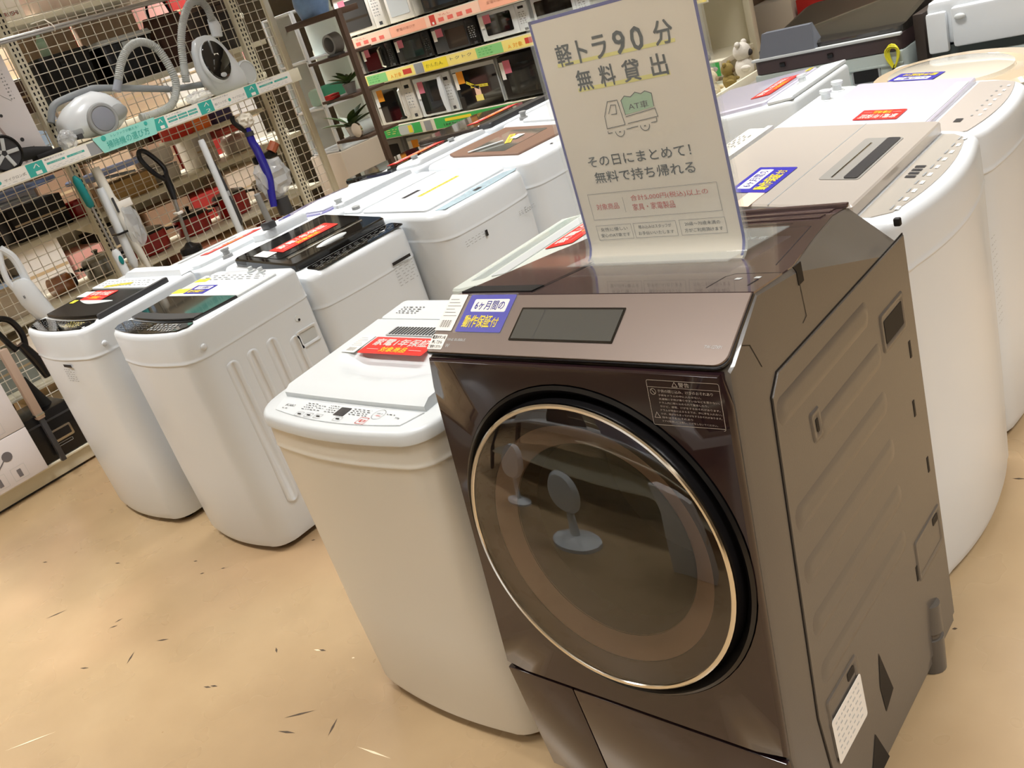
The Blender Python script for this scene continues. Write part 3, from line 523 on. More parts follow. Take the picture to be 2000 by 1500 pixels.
# ------------------------------------------------------------------ the brown drum washer
def drum_washer():
    r = thing('drum_washing_machine', 'large glossy dark brown drum washer with round glass door, carrying the sign', 'washing machine', (-.9625, 1.0, 0))
    hw = .3125; T = Matrix.Translation((.9625, -1.0, 0))                     # parts are given in room coordinates
    XL, XR = -.9625 - hw, -.9625 + hw
    yf = lambda z: 1.005 - .11 * (1.02 - z) if z > .34 else .9302 + .07 * (.34 - z)
    top = lambda y: 1.09 - (y - 1.117) * .137
    def sect(y, tp, c, ins=0, front=False):
        P = []
        for x, z in ((XL + ins, .03), (XR - ins, .03), (XR - ins, .34), (XR - ins, .7), (XR - ins, tp - c * .9 - ins), (XR - ins - c, tp - ins), (XL + ins + .006, tp - ins), (XL + ins, tp - .006 - ins), (XL + ins, .7), (XL + ins, .34)):
            P.append((x, yf(z) + y if front else y, z))
        return P
    mb = MB()
    mb.loft([sect(.002, 1.022, .004, .01, True), sect(.006, 1.0225, .004, .003, True), sect(.016, 1.0265, .004, 0, True), sect(1.117, 1.09, .005), sect(1.25, top(1.25), .008), sect(1.45, top(1.45), .055), sect(1.6, top(1.6), .09), sect(1.665, top(1.665), .092), sect(1.672, top(1.672) - .004, .094, .006)], DRUMS, False, True, T)
    mb.build('cabinet', r, sharp=25)
    # top cover skin, dispenser, panels
    FT = T @ frame((0, 1.117, 1.09), (1, 0, 0), (0, 1, -.137)); Y = lambda y: (y - 1.117) * 1.0094
    mb = MB(); mb.prism([(XL + .006, .0), (XR - .004, 0), (XR - .008, Y(1.25)), (XR - .06, Y(1.45)), (XR - .095, Y(1.6)), (XR - .097, Y(1.668)), (XL + .006, Y(1.668))], -.004, .0025, DRUMT, FT)
    tc_ = mb.build('top_cover', r)
    MB().prism([(XL + .012, Y(1.168)), (-1.093, Y(1.168)), (-1.093, Y(1.36)), (-1.11, Y(1.43)), (XL + .012, Y(1.43))], .0025, .0048, DRUMT, FT, bev=.001).build('dispenser_lid', tc_)
    MB().box(XL + .01, -1.09, Y(1.13), Y(1.166), .0026, .0052, HOLE, 0, FT).build('lid_slot', tc_)
    MB().line([(-1.088, Y(1.13)), (-1.088, Y(1.36)), (-1.11, Y(1.44)), (-1.11, Y(1.55)), (-.8, Y(1.55))], .002, HOLE, FT, .0029).line([(-.745, Y(1.14)), (-.745, Y(1.2)), (-.735, Y(1.215)), (XR - .01, Y(1.215))], .0014, HOLE, FT, .0029).line([(-.69, Y(1.26)), (-.75, Y(1.52)), (-1.02, Y(1.52))], .0014, HOLE, FT, .0029).line([(-.68, Y(1.15)), (-.68, Y(1.18))], .003, HOLE, FT, .0029).build('cover_seams', tc_, recalc=False)
    mb = MB(); marks(mb, FT, -.86, -.74, Y(1.33), Y(1.42), 4, 6, GREYP, 90, .003); mb.text('注意', -.84, -.8, Y(1.44), Y(1.46), LGREY, FT, 0, .003); mb.quad(-.72, -.71, Y(1.18), Y(1.19), LGREY, FT, .003).quad(-.69, -.68, Y(1.185), Y(1.195), LGREY, FT, .003); mb.build('cover_lettering', tc_, recalc=False)
    for y0 in (1.58, 1.625):
        MB().box(-1.0, -.76, Y(y0), Y(y0 + .028), .0025, .0055, DRUMT, .0012, FT).build('cover_rib', tc_)
    MB().box(XL + .01, XR - .09, Y(1.655), Y(1.668), .0025, .012, DRUMT, .002, FT).build('rear_lip', tc_)
    MB().box(XR - .012, XR + .001, 1.664, 1.6755, .972, .988, HOLE, .003, T).build('hinge_cap', r)
    MB().prism([(1.243, 1.045), (1.262, 1.045), (1.262, 1.077), (1.235, 1.079), (1.243, 1.068)], 0, .002, HOLE, T @ frame((XR - .0008, 0, 0), (0, 1, 0), (0, 0, 1))).build('cover_notch', r)
    SM = T @ frame((XR, 0, 0), (0, 1, 0), (0, 0, 1))                           # side face frame: x = depth, y = height, z = outwards
    MB().line([(1.247, 1.05), (1.25, .99), (1.235, .985)], .0016, HOLE, SM, .0006).line([(1.05, 1.04), (1.07, 1.03), (1.09, .985)], .0014, HOLE, SM, .0006).build('cover_line', r, recalc=False)
    # side panels
    sp = [(yf(z) + .1, z) for z in (.05, .2, .34, .4, .6, .8, .93)] + [(1.125, .958), (1.67, .958), (1.67, .05)]
    for X, nm in ((XR, 1), (XL, -1)):
        F_ = T @ frame((X, 0, 0), (0, nm, 0), (0, 0, 1)) if nm == 1 else T @ frame((X, 0, 0), (0, -1, 0), (0, 0, 1))
        k = nm; q = [(k * p[0], p[1]) for p in sp]
        MB().prism([(a, b) for a, b in q], -.001, .0008, HOLE, F_).build('panel_gap', r)
        cy, cz = 1.38, .5; q2 = [(k * (cy + (p[0] - cy) * .992), cz + (p[1] - cz) * .9945) for p in sp]
        side = MB().prism(q2, .0004, .0035, DRUMS, F_, bev=.0015).build('side_panel', r)
        if nm == -1: continue
        for (z, a, b_) in ((.895, 1.125, 1.44), (.8, 1.24, 1.47), (.705, 1.115, 1.46), (.604, 1.108, 1.46), (.5, 1.1, 1.46), (.4, 1.095, 1.45)):
            w2 = .016; P = arc((b_, z), w2, -PI / 2, PI / 2, 6) + arc((a, z), w2, PI / 2, 3 * PI / 2, 6); cx = (a + b_) / 2
            qq = lambda kk, h: [(cx + (p[0] - cx) * (1 - (1 - kk) * .12), z + (p[1] - z) * kk, h) for p in P]
            MB().loft([qq(1.6, .003), qq(1.0, .0062), qq(.5, .0062)], DRUMS, M=SM).build('side_rib', side, sharp=80)
        for (y0, y1, z0, z1) in ((1.508, 1.618, .79, .862), (1.195, 1.225, .79, .84), (1.512, 1.655, .262, .355), (1.065, 1.19, .215, .345)):
            R_ = lambda i, h: [(p[0], p[1], h) for p in rect(y0 + i, y1 - i, z0 + i, z1 - i, .006)]
            g = MB().loft([R_(-.003, .003), R_(-.001, .006), R_(.004, .0058), R_(.009, .0038)], DRUMS, True, False, SM).build('handle_recess', side, sharp=70)
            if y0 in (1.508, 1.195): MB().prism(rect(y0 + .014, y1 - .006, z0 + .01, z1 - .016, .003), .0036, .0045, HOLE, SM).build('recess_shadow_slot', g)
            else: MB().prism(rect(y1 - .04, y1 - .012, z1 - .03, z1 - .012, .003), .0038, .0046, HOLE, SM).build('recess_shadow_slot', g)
        o = MB().rrect(1.063, 1.192, .2, .302, .006, CARD, SM, .0062, .0068); marks(o, SM @ Matrix.Translation((0, 0, .006)), 1.075, 1.18, .21, .295, 6, 6, LGREY, 91, .004)
        o.build('rating_label', side, 'white rating label', recalc=False)
        MB().add([(1.28, .27, .0045), (1.315, .15, .0045), (1.27, .13, .0045), (1.262, .2, .0045)], [(0, 1, 2, 3)], HOLE, SM).add([(1.21, .13, .0045), (1.25, .03, .0045), (1.15, .03, .0045)], [(0, 1, 2)], HOLE, SM).build('side_cutout', side, recalc=False)
        for y, z in ((1.62, .72), (1.63, .45), (1.6, .6), (1.50, .27)): MB().box(y, y + .008, z, z + .035, .003, .0045, HOLE, 0, SM).build('panel_slot', side)
    # glossy front with a round opening for the door
    FM = T @ frame((-.9625, yf(.69), .69), (1, 0, 0), (0, .11, 1)); K = 1.006      # front face frame, origin at mid width, door height
    dx = -.955 + .9625
    N = 64; Z0, Z1 = (.343 - .69) * K, (1.02 - .69) * K; X0, X1 = -hw + .004, hw - .004
    outer = []; inner = []
    for k in range(N):
        a = 2 * PI * k / N + PI / N; c, s_ = math.cos(a), math.sin(a)
        t = min((X1 if c > 0 else -X0) / abs(c) if abs(c) > 1e-6 else 9, (Z1 if s_ > 0 else -Z0) / abs(s_) if abs(s_) > 1e-6 else 9)
        outer.append((t * c, t * s_)); inner.append((dx + .3 * c, .3 * s_))
    mb = MB(); O_ = [(x, y, -.004) for x, y in outer]; O1 = [(x, y, .004) for x, y in outer]; O2 = [(x * .985, y * .987, .009) for x, y in outer]
    mb.loft([O_, O1, O2, [(x, y, .009) for x, y in inner], [(dx + (x - dx) * .985, y * .985, .004) for x, y in inner], [(dx + (x - dx) * .98, y * .98, -.03) for x, y in inner]], DRUMF, False, False, FM)
    mb.build('front_panel', r, sharp=45)
    ZB = lambda z: (z - .69) * K
    for (a, b_) in ((X0, -1.1 + .9625 - .001), (-1.1 + .9625 + .001, X1)): MB().box(a, b_, -.302, .0, -.004, .008, DRUMF, .003, T @ frame((-.9625, .9302, .341), (1, 0, 0), (0, -.07, 1))).build('lower_panel', r)
    MB().box(X0 + .002, X1 - .002, ZB(.03), ZB(1.0), -.012, -.0045, HOLE, 0, FM @ Matrix.Translation((0, 0, 0))) if False else None
    # door
    DM = FM @ Matrix.Translation((dx, 0, 0))
    door = MB().lathe([(.296, .004), (.298, .011), (.292, .015), (.284, .008), (.279, .0), (.276, .008), (.274, .02), (.2725, .026), (.268, .029)], BLACK, 96, DM, False, False).build('door', r)
    MB().lathe([(.2735, .024), (.2732, .0285), (.2705, .031), (.266, .0305), (.2645, .028)], CHROME, 96, DM, False, False).build('chrome_ring', door)
    MB().lathe([(.267, .018), (.228, .014), (.2275, .012)], mat('plum_door_band', (92, 76, 70), .35), 96, DM, False, False).build('door_band', door)
    MB().lathe([(.2285, .012), (.222, .011), (.19, -.002), (.186, -.006)], mat('pinkish_satin_ring', (205, 178, 162), .45), 96, DM, False, False).build('door_inner_ring', door)
    MB().lathe([(.187, -.004), (.18, -.03), (.176, -.05)], mat('rubber_gasket', (70, 66, 60), .6), 96, DM, False, False).build('gasket', r)
    MB().lathe([(.21, -.05), (.21, -.06), (.2, -.3), (.05, -.34), (.01, -.345)], mat('drum_steel', (130, 134, 128), .45, metal=.3), 64, DM, False, True).build('drum', r)
    MB().lathe([(.184, -.004), (.17, -.04), (.13, -.075), (.06, -.088), (.004, -.09)], mat('bowl_glass', (170, 180, 170), .03, alpha=.16, coat=1), 64, DM, False, True).build('glass_bowl', door)
    MB().lathe([(.2648, .0285), (.25, .0315), (.2, .036), (.12, .041), (.05, .043), (.003, .0432)], DOORG, 96, DM, False, True).build('door_glass', door)
    MB().ball((.283, .06, .008), (.004, .004, .003), CHROME, DM, 10, 6).build('door_latch', door)
    # fascia
    FA = T @ frame((XL, 1.006, 1.025), (1, 0, 0), (0, .111, .065)); W_ = .6265; H_ = .1287
    P = arc((.012, .008), .008, PI, 1.5 * PI, 4) + arc((W_ - .024, .02), .02, 1.5 * PI, 2 * PI, 6) + [(W_ - .003, H_ - .002), (.003, H_ - .002)]
    fz = MB().prism([(p[0] * 1.0 , p[1] * 1.0 - .001) for p in P], 0, .004, BLACK, FA).prism([(.3132 + (p[0] - .3132) * .994, .064 + (p[1] - .064) * .975) for p in P], .003, .0075, DRUMP, FA, bev=.0012).build('control_fascia', r)
    v = lambda f: f * H_
    FB = FA @ Matrix.Translation((0, 0, .0078))
    MB().rrect(.196, .415, v(.24), v(.76), .002, BGLASS, FB, 0, .0008).rrect(.2, .411, v(.27), v(.73), .001, mat('screen_grey', (82, 82, 78), .15, coat=.6), FB, .0006, .0012).line([(.25, v(.27)), (.25, v(.73))], .0008, DGREY, FB, .0014).build('touch_screen', fz)
    blue_sticker(fz, FB @ Matrix.Translation((.114, v(.66), .0006)), .112, .08)
    MB().rrect(.054, .174, v(.32), v(.995), .004, mat('clear_sleeve', (240, 245, 250), .1, alpha=.04), FB, .0018, .0026).build('sticker_sleeve', fz)
    price_card(fz, FB @ Matrix.Translation((.026, v(.67), .0006)), .044, .08)
    mb = MB().rrect(.006, .044, v(.05), v(.3), .002, CARD, FB, 0, .0007)
    mb.text('電源ボタンを', .008, .042, v(.22), v(.28), INK, FB, .01, .0012).text('押してから', .012, .038, v(.14), v(.2), INK, FB, .01, .0012).text('ご使用ください', .008, .042, v(.07), v(.12), INK, FB, .01, .0012); mb.build('notice_card', fz, recalc=False)
    MB().text('FINE BUBBLE', .048, .094, v(.2), v(.24), LGREY, FB).text('W', .05, .06, v(.09), v(.15), LGREY, FB).text('TW-127XP1', .578, .606, v(.22), v(.26), LGREY, FB).build('fascia_lettering', fz, recalc=False)
    # warning print on the front
    WM = T @ frame((-.787, yf(.935) - .0092, .935), (1, 0, 0), (0, .11, 1)); WI = mat('pale_print', (168, 160, 150), .6)
    mb = MB(); mb.line(rect(0, .122, 0, .073, .003) + [(.122, .003)], .0008, WI, WM); mb.line([(.0, .062), (.122, .062)], .0006, WI, WM)
    mb.line([(.044, .064), (.053, .064), (.0485, .0715), (.044, .064)], .0008, WI, WM).text('警告', .055, .073, .0638, .0712, WI, WM)
    mb.text('子供の閉じ込み、けがのおそれあり', .017, .11, .0535, .0585, WI, WM).line(arc((.009, .0545), .0048, 0, 2 * PI, 14), .0008, WI, WM).line([(.006, .058), (.012, .051)], .0008, WI, WM)
    for k, (t, x) in enumerate((('子供をドラムの中に入らせない。', .09), ('洗濯機に子供が乗りやすい台などを置かない。', .119), ('ドラム内に閉じ込められて窒息したり、', .1), ('やけど、感電、けがをするおそれがあります。', .118), ('ドラムが完全に止まるまでは、中に手を入れない。', .12), ('けが、指がからまってけがをするおそれがあります。', .119), ('指をはさむおそれあり', .07), ('ドアの取扱いに注意し、けがをしないでください。', .11))):
        mb.text(t, .017, x, .0475 - k * .006, .0508 - k * .006, WI, WM)
    mb.line([(.004, .012), (.014, .012), (.009, .021), (.004, .012)], .0008, WI, WM); mb.build('warning_print', r, recalc=False)
    for fx in (XL + .07, XR - .05):
        MB().cyl((fx, .98, 0), (fx, .98, .05), .03, .026, BLACK, 16, T).build('foot', r)
        MB().cyl((fx, 1.6, 0), (fx, 1.6, .05), .03, .026, BLACK, 16, T).build('foot', r)
    MB().cyl((XR - .012, 1.545, 0), (XR - .012, 1.55, .085), .03, .031, DRUMS, 20, T).cyl((XR - .012, 1.55, .085), (XR - .012, 1.552, .1), .026, .026, DRUMS, 20, T).cyl((XR - .012, 1.552, .1), (XR - .012, 1.56, .165), .031, .028, DRUMS, 20, T).build('corner_foot_cover', r)
    return r
drum_washer()

# ------------------------------------------------------------------ the sign on it
def sign():
    r = thing('counter_sign', 'tall cream paper sign with blue edge and truck drawing on the brown drum washer', 'sign', (-.941, 1.335, 1.06))
    T = Matrix.Translation((.941, -1.335, -1.06)); k = 1.0766
    PM = T @ Matrix(((k, 0, 0, 0), (0, 0, -k, 1.335), (0, k, 0, 1.6), (0, 0, 0, 1)))     # measured x, height - 1.6
    x0, x1, zt, zb = -1.026, -.721, -.084, -.465
    prof = [(0, zt), (0, -.2), (0, -.3), (0, -.4), (0, -.466), (.002, -.476), (.007, -.486), (.016, -.494), (.028, -.4985), (.038, -.4985)]
    def sheet(a, b, off, mt, n0=0, mb=None, pr=prof):
        mb = mb or MB(); V = []; F = []
        for (h, z) in pr[n0:]: V += [(a, z, h + off), (b, z, h + off)]
        F = [(2 * i, 2 * i + 1, 2 * i + 3, 2 * i + 2) for i in range(len(pr) - n0 - 1)]; return mb.add(V, F, mt, PM)
    pp = sheet(x0, x1, 0, PAPER); sheet(x0, x1, -.0006, PAPER, 0, pp)
    sheet(x0, x0 + .005, .0002, NAVY, 0, pp, prof[:-2]); sheet(x1 - .005, x1, .0002, NAVY, 0, pp, prof[:-2]); pp.quad(x0, x1, zt - .005, zt, NAVY, PM, .0002)
    pap = pp.build('paper', r, recalc=False)
    mb = MB(); Z = lambda z: z - 1.6; L = lambda s_, a, b, c, d, m_=INK, bo=.0, z=.0006: mb.text(s_, a, b, Z(c), Z(d), m_, PM, bo, z)
    mb.quad(-.99, -.768, Z(1.437), Z(1.4425), MARK, PM, .0003).quad(-.962, -.788, Z(1.3925), Z(1.399), MARK, PM, .0003)
    for ch, a, b in (('軽', -.987, -.957), ('ト', -.944, -.926), ('ラ', -.914, -.888), ('9', -.874, -.853), ('0', -.842, -.821), ('分', -.801, -.769)): L(ch, a, b, 1.437, 1.471, bo=.018)
    for ch, a, b in (('無', -.96, -.93), ('料', -.914, -.885), ('貸', -.87, -.839), ('出', -.818, -.79)): L(ch, a, b, 1.394, 1.426, bo=.018)
    def ln(P, w_=.0011, m_=INK): mb.line([(x, Z(z)) for x, z in P], w_, m_, PM, .0007)
    mb.prism([(-.884, Z(1.345)), (-.886, Z(1.368)), (-.878, Z(1.374)), (-.867, Z(1.371)), (-.857, Z(1.377)), (-.847, Z(1.373)), (-.839, Z(1.376)), (-.828, Z(1.371)), (-.829, Z(1.35))], .0002, .0004, SAGE, PM)
    ln([(-.884, 1.345), (-.886, 1.368), (-.878, 1.374), (-.867, 1.371), (-.857, 1.377), (-.847, 1.373), (-.839, 1.376), (-.828, 1.371), (-.829, 1.352)])
    ln([(-.925, 1.328), (-.924, 1.348), (-.912, 1.370), (-.893, 1.370), (-.889, 1.33), (-.925, 1.328)]); ln([(-.915, 1.351), (-.907, 1.364), (-.898, 1.363), (-.9, 1.349), (-.91, 1.349)])
    ln([(-.884, 1.342), (-.828, 1.348), (-.826, 1.335), (-.883, 1.331)]); ln([(-.925, 1.3235), (-.925, 1.32), (-.917, 1.3205)]); ln([(-.888, 1.3225), (-.866, 1.3245)]); ln([(-.84, 1.3265), (-.83, 1.3275), (-.829, 1.333)])
    for cx, cz in ((-.902, 1.321), (-.853, 1.3245)):
        ln([(cx + .0085 * math.cos(a), cz + .0085 * math.sin(a)) for a in [PI + PI * q / 10 for q in range(11)]]); ln([(cx - .001, cz - .001), (cx + .001, cz - .001)], .0016)
    L('AT車', -.875, -.838, 1.351, 1.362)
    L('その日にまとめて！', -.981, -.782, 1.268, 1.286, bo=.006); L('無料で持ち帰れる', -.975, -.781, 1.24, 1.259, bo=.006)
    ln(rect(-1.0, -.75, 1.176, 1.222) + [(-1.0, 1.176)], .0006, GINK); ln([(-.93, 1.186), (-.93, 1.212)], .0006, GINK)
    L('対象商品', -.988, -.941, 1.193, 1.204, REDI, .004); L('合計5,000円(税込)以上の', -.914, -.768, 1.203, 1.214, REDI, .004); L('家具・家電製品', -.914, -.832, 1.187, 1.199, REDI, .004)
    for a, b, s1, s2 in ((-1.0, -.927, '女性に優しい', '安心のAT車です'), (-.922, -.839, '積み込みはスタッフが', 'お手伝いいたします'), (-.832, -.749, '20歳〜70歳未満の', '方がご利用頂けます')):
        ln(rect(a, b, 1.139, 1.165) + [(a, 1.139)], .0006, GINK); c = (a + b) / 2; q = (b - a) / 2
        L(s1, c - q * .78, c + q * .78, 1.1545, 1.161); L(s2, c - q * .84, c + q * .84, 1.1435, 1.15)
    mb.build('lettering', pap, recalc=False)
    mb = MB(); cl = [(.0022, zt + .004), (.0022, -.3), (.0022, -.466), (.0045, -.476), (.0095, -.485), (.0185, -.4925), (.03, -.497), (.078, -.4935)]
    sheet(x0 - .006, x1 + .006, .0005, CLEAR, 0, mb, cl); sheet(x0 - .006, x1 + .006, -.005, CLEAR, 0, mb, [(0, zt + .004), (0, -.3), (0, -.48)])
    mb.build('clear_stand', r, recalc=False)
    MB().box(-1.11, -.775, 1.262, 1.49, 1.0, 1.002, CLEAR, 0, T @ Matrix(((1, 0, 0, 0), (0, 1, 0, 0), (0, -.137, 1, .254), (0, 0, 0, 1)))).build('stand_base', r)
sign()

# ------------------------------------------------------------------ the gondola with the vacuum cleaners
XM = -5.12                                                             # plane of the wire mesh
def YU(u, x=-4.8, z0=355, k=-.35): return at(u, z0 + k * u, 0, x).y
def mesh_panel():
    mb = MB(); y0, y1, z0, z1, p, w_ = .7, 3.78, .12, 2.42, .055, .0019
    n = int((y1 - y0) / p)
    for k in range(n + 1): y = y0 + k * p; mb.box(XM - w_, XM + w_, y - w_, y + w_, z0, z1, WIRE)
    for k in range(int((z1 - z0) / p) + 1): z = z0 + k * p; mb.box(XM + w_, XM + 3 * w_, y0, y1, z - w_, z + w_, WIRE)
    r = thing('wire_mesh_panel', 'cream wire mesh panel standing behind the vacuum cleaners', 'mesh panel', (XM, 2.2, 0)); T = Matrix.Translation((-XM, -2.2, 0))
    for i, v in enumerate(mb.v): mb.v[i] = tuple(T @ Vector(v))
    mb.build('wire_grid', r, recalc=False)
    MB().box(XM - .016, XM + .016, 3.785, 3.825, 0, 2.45, SHELF, .003, T).build('end_post', r)
    return r
mesh_panel()
def upright(y, lab):
    r = thing('shelf_upright', lab, 'shelf post', (XM + .035, y, 0), 0)
    mb = MB().box(-.018, .02, -.028, .028, 0, 2.3, SHELF, .002)
    mb.build('post', r); mb = MB()
    for k in range(78):
        z = .14 + k * .0275
        for s_ in (-.011, .011): mb.box(.0202, .0212, s_ - .004, s_ + .004, z, z + .016, HOLE)
    mb.build('slots', r)
upright(2.215, 'cream slotted steel upright beside the teal-handled mop'); upright(3.54, 'cream slotted steel upright behind the blue stick vacuum')
upright(.95, 'cream slotted steel upright at the near end of the vacuum shelf')
def vac_shelf():
    r = thing('display_shelf', 'cream steel shelf with a teal and white guide strip, holding the vacuum cleaners', 'shelf', (-4.95, 2.2, 1.44)); T = Matrix.Translation((4.95, -2.2, -1.385))
    MB().box(-5.1, -4.8, .7, 3.62, 1.36, 1.385, SHELF, .003, T).build('board', r)
    MB().box(-4.8, -4.792, .7, 3.62, 1.325, 1.398, SHELF, .002, T).box(-4.7925, -4.7912, YU(172), YU(208), 1.33, 1.39, GREYP, 0, T).build('price_rail', r)
    M = T @ frame((-4.7912, 0, 0), (0, 1, 0), (0, 0, 1)); y = YU
    def card(u0, u1, nm, fn, z0=1.332, z1=1.394, m_=CARD):
        mb = MB().quad(y(u0), y(u1), z0, z1, m_, M, .0005); fn(mb, y(u0), y(u1)); mb.build(nm, r, recalc=False)
    def tx(mb, s_, a, b, f0, f1, z0, z1, m_): mb.text(s_, a + (b - a) * f0, a + (b - a) * f1, z0, z1, m_, M, 0, .0012)
    def teal(n):
        def f(mb, a, b): tx(mb, n, a, b, .4, .75, 1.336, 1.352, CARD); mb.line([(a + (b - a) * .4, 1.37), (a + (b - a) * .6, 1.385), (a + (b - a) * .7, 1.368)], .004, CARD, M, .0012)
        return f
    def bars(t, n, rows, b_):
        def f(mb, a, b):
            tx(mb, t, a, b, .04, .5, 1.383, 1.391, GINK)
            for k in range(n):
                for q in range(rows):
                    x0 = a + (b - a) * (.06 + .9 * k / n); x1 = x0 + (b - a) * .8 / n; z = (1.362 if rows == 1 else 1.367) - q * .015 + .006 * (k - n / 2) * 0
                    mb.quad(x0, x1, z, z + .010, TEAL, M, .001); mb.text(b_[k % len(b_)], x0 + (x1 - x0) * .15, x1 - (x1 - x0) * .15, z + .002, z + .008, CARD, M, 0, .0016)
            marks(mb, M, a + (b - a) * .08, b - (b - a) * .1, 1.336, 1.352, 6, 2 if rows == 1 else 1, LGREY, 5, .002)
        return f
    def ways(mb, a, b):
        tx(mb, '紙パック式', a, b, .05, .4, 1.352, 1.366, GINK); tx(mb, 'サイクロン式', a, b, .58, .96, 1.352, 1.366, GINK); tx(mb, '吸引方式で選ぶ', a, b, .04, .5, 1.383, 1.391, GINK)
        c = a + (b - a) * .49; mb.prism(arc((c, 1.358), .009, 0, 2 * PI, 16)[:-1], .0008, .0012, TEAL, M); marks(mb, M, a + .02, b - .01, 1.336, 1.346, 6, 1, LGREY, 6, .002)
    card(-60, 53, 'guide_card', ways); card(53, 86, 'number_card', teal('1'), m_=TEAL); card(86, 172, 'guide_card', bars('電源タイプで選ぶ', 2, 1, ('コード式掃除機', 'コードレス掃除機')))
    def ban(mb, a, b): tx(mb, '掃除機の選び方', a, b, .14, .86, 1.335, 1.372, TEAL); tx(mb, 'トレファクが教える！', a, b, .25, .72, 1.382, 1.396, TEAL); mb.prism(arc((a + (b - a) * .13, 1.39), .013, 0, 2 * PI, 14)[:-1], .0008, .0012, TEAL, M); mb.prism(arc((a + (b - a) * .85, 1.39), .01, 0, 2 * PI, 14)[:-1], .0008, .0012, TEAL, M)
    mb = MB().add([(y(196), 1.322, .004), (y(300), 1.322, .004), (y(306), 1.405, .004), (y(186), 1.405, .004)], [(0, 1, 2, 3)], MINT, M)
    M = M @ Matrix.Translation((0, 0, .0045)); ban(mb, y(190), y(304)); mb.build('guide_banner', r, recalc=False); M = M @ Matrix.Translation((0, 0, -.0045))
    card(302, 324, 'number_card', teal('1'), m_=TEAL); card(324, 390, 'guide_card', bars('タイプで選ぶ', 3, 2, ('キャニスター', 'スティック', 'ハンディ'))); card(390, 416, 'number_card', teal('2'), m_=TEAL)
    card(416, 480, 'guide_card', ways); card(480, 503, 'number_card', teal('1'), m_=TEAL); card(503, 568, 'guide_card', bars('電源タイプで選ぶ', 2, 1, ('コード式掃除機', 'コードレス掃除機')))
vac_shelf()
def base_deck():
    r = thing('gondola_base', 'cream steel bottom deck of the vacuum display on a dark toe kick', 'shelf', (-4.95, 2.2, 0)); T = Matrix.Translation((4.95, -2.2, 0))
    MB().box(-5.66, -4.86, .7, 1.485, 0.0, .06, DGREY, 0, T).build('toe_kick', r); MB().box(-5.66, -4.845, .7, 3.75, .012, .085, SHELF, .004, T).build('skirt', r)
    MB().box(-5.66, -4.82, .7, 3.75, .085, .098, SHELF, .003, T).build('deck', r)
base_deck()
def rail():
    mb = MB().tube([(-4.9, .6, 2.0), (-4.9, 3.3, 2.0)], .013, STEEL, 12); r = thing('hanging_rail', 'round grey steel rail running across the mesh above the vacuum cleaners', 'rail', (-4.9, 2, 2.0)); T = Matrix.Translation((4.9, -2, -2.0)); mb.v = [tuple(T @ Vector(p)) for p in mb.v]; mb.build('bar', r)
    for y in (1.2, 2.37, 3.2): MB().tube([T @ Vector(p) for p in ((XM + .01, y, 2.06), (-4.95, y, 2.05), (-4.9, y, 2.02), (-4.885, y, 2.0), (-4.9, y, 1.985))], .003, WIRE, 6).build('rail_hook', r)
rail()
# shelf boards on the far side of the mesh
BZ = (2.10, 1.66, 1.08, .735, .40)
def far_boards():
    labs = ('highest cream shelf board behind the mesh', 'cream shelf board behind the mesh holding the black bins', 'cream shelf board behind the mesh just under the vacuum shelf', 'cream shelf board behind the mesh holding the red pans', 'lowest cream shelf board behind the mesh')
    for z, lb in zip(BZ, labs):
        r = thing('shelf_board', lb, 'shelf', (-5.4, 2.2, z), group='cream shelf boards behind the mesh'); T = Matrix.Translation((5.4, -2.2, -z))
        MB().box(-5.62, -5.16, .7, 3.74, z - .028, z, SHELF, .003, T).build('board', r)
        for y in (.95, 2.215, 3.54): MB().add([(-5.16, y, z - .028), (-5.58, y, z - .028), (-5.16, y, z - .1)], [(0, 1, 2)], SHELF, T).build('bracket', r, recalc=False)
    r = thing('shelf_board', 'short cream shelf board behind the mesh holding red and orange goods', 'shelf', (-5.35, 3.2, 1.29)); MB().box(-.12, .18, -.26, .35, -.024, 0, SHELF, .003).build('board', r)
far_boards()
# ---- vacuum cleaners on the shelf
def P3(L, x): return [tuple(at(u, v, 0, x)) for u, v in L]
def smooth(P, n=6):
    P = [Vector(p) for p in P]; Q = []
    for i in range(len(P) - 1):
        a = P[max(i - 1, 0)]; b_ = P[i]; c = P[i + 1]; d = P[min(i + 2, len(P) - 1)]
        for k in range(n):
            t = k / n; Q.append(.5 * ((2 * b_) + (c - a) * t + (2 * a - 5 * b_ + 4 * c - d) * t * t + (3 * b_ - a - 3 * c + d) * t ** 3))
    Q.append(P[-1]); return Q
def rel(mb, o): mb.v = [tuple(Vector(p) - Vector(o)) for p in mb.v]; return mb
def hose(path, rad, x, parent, o, m_=None, n=20):
    rad *= 1.3
    Q = smooth(P3(path, x), n); rel(MB().tube(Q, rad, m_ or LGREY, 10, ribs=.16), o).build('hose', parent, sharp=60)
HG = mat('hose_grey', (176, 179, 176), .45)
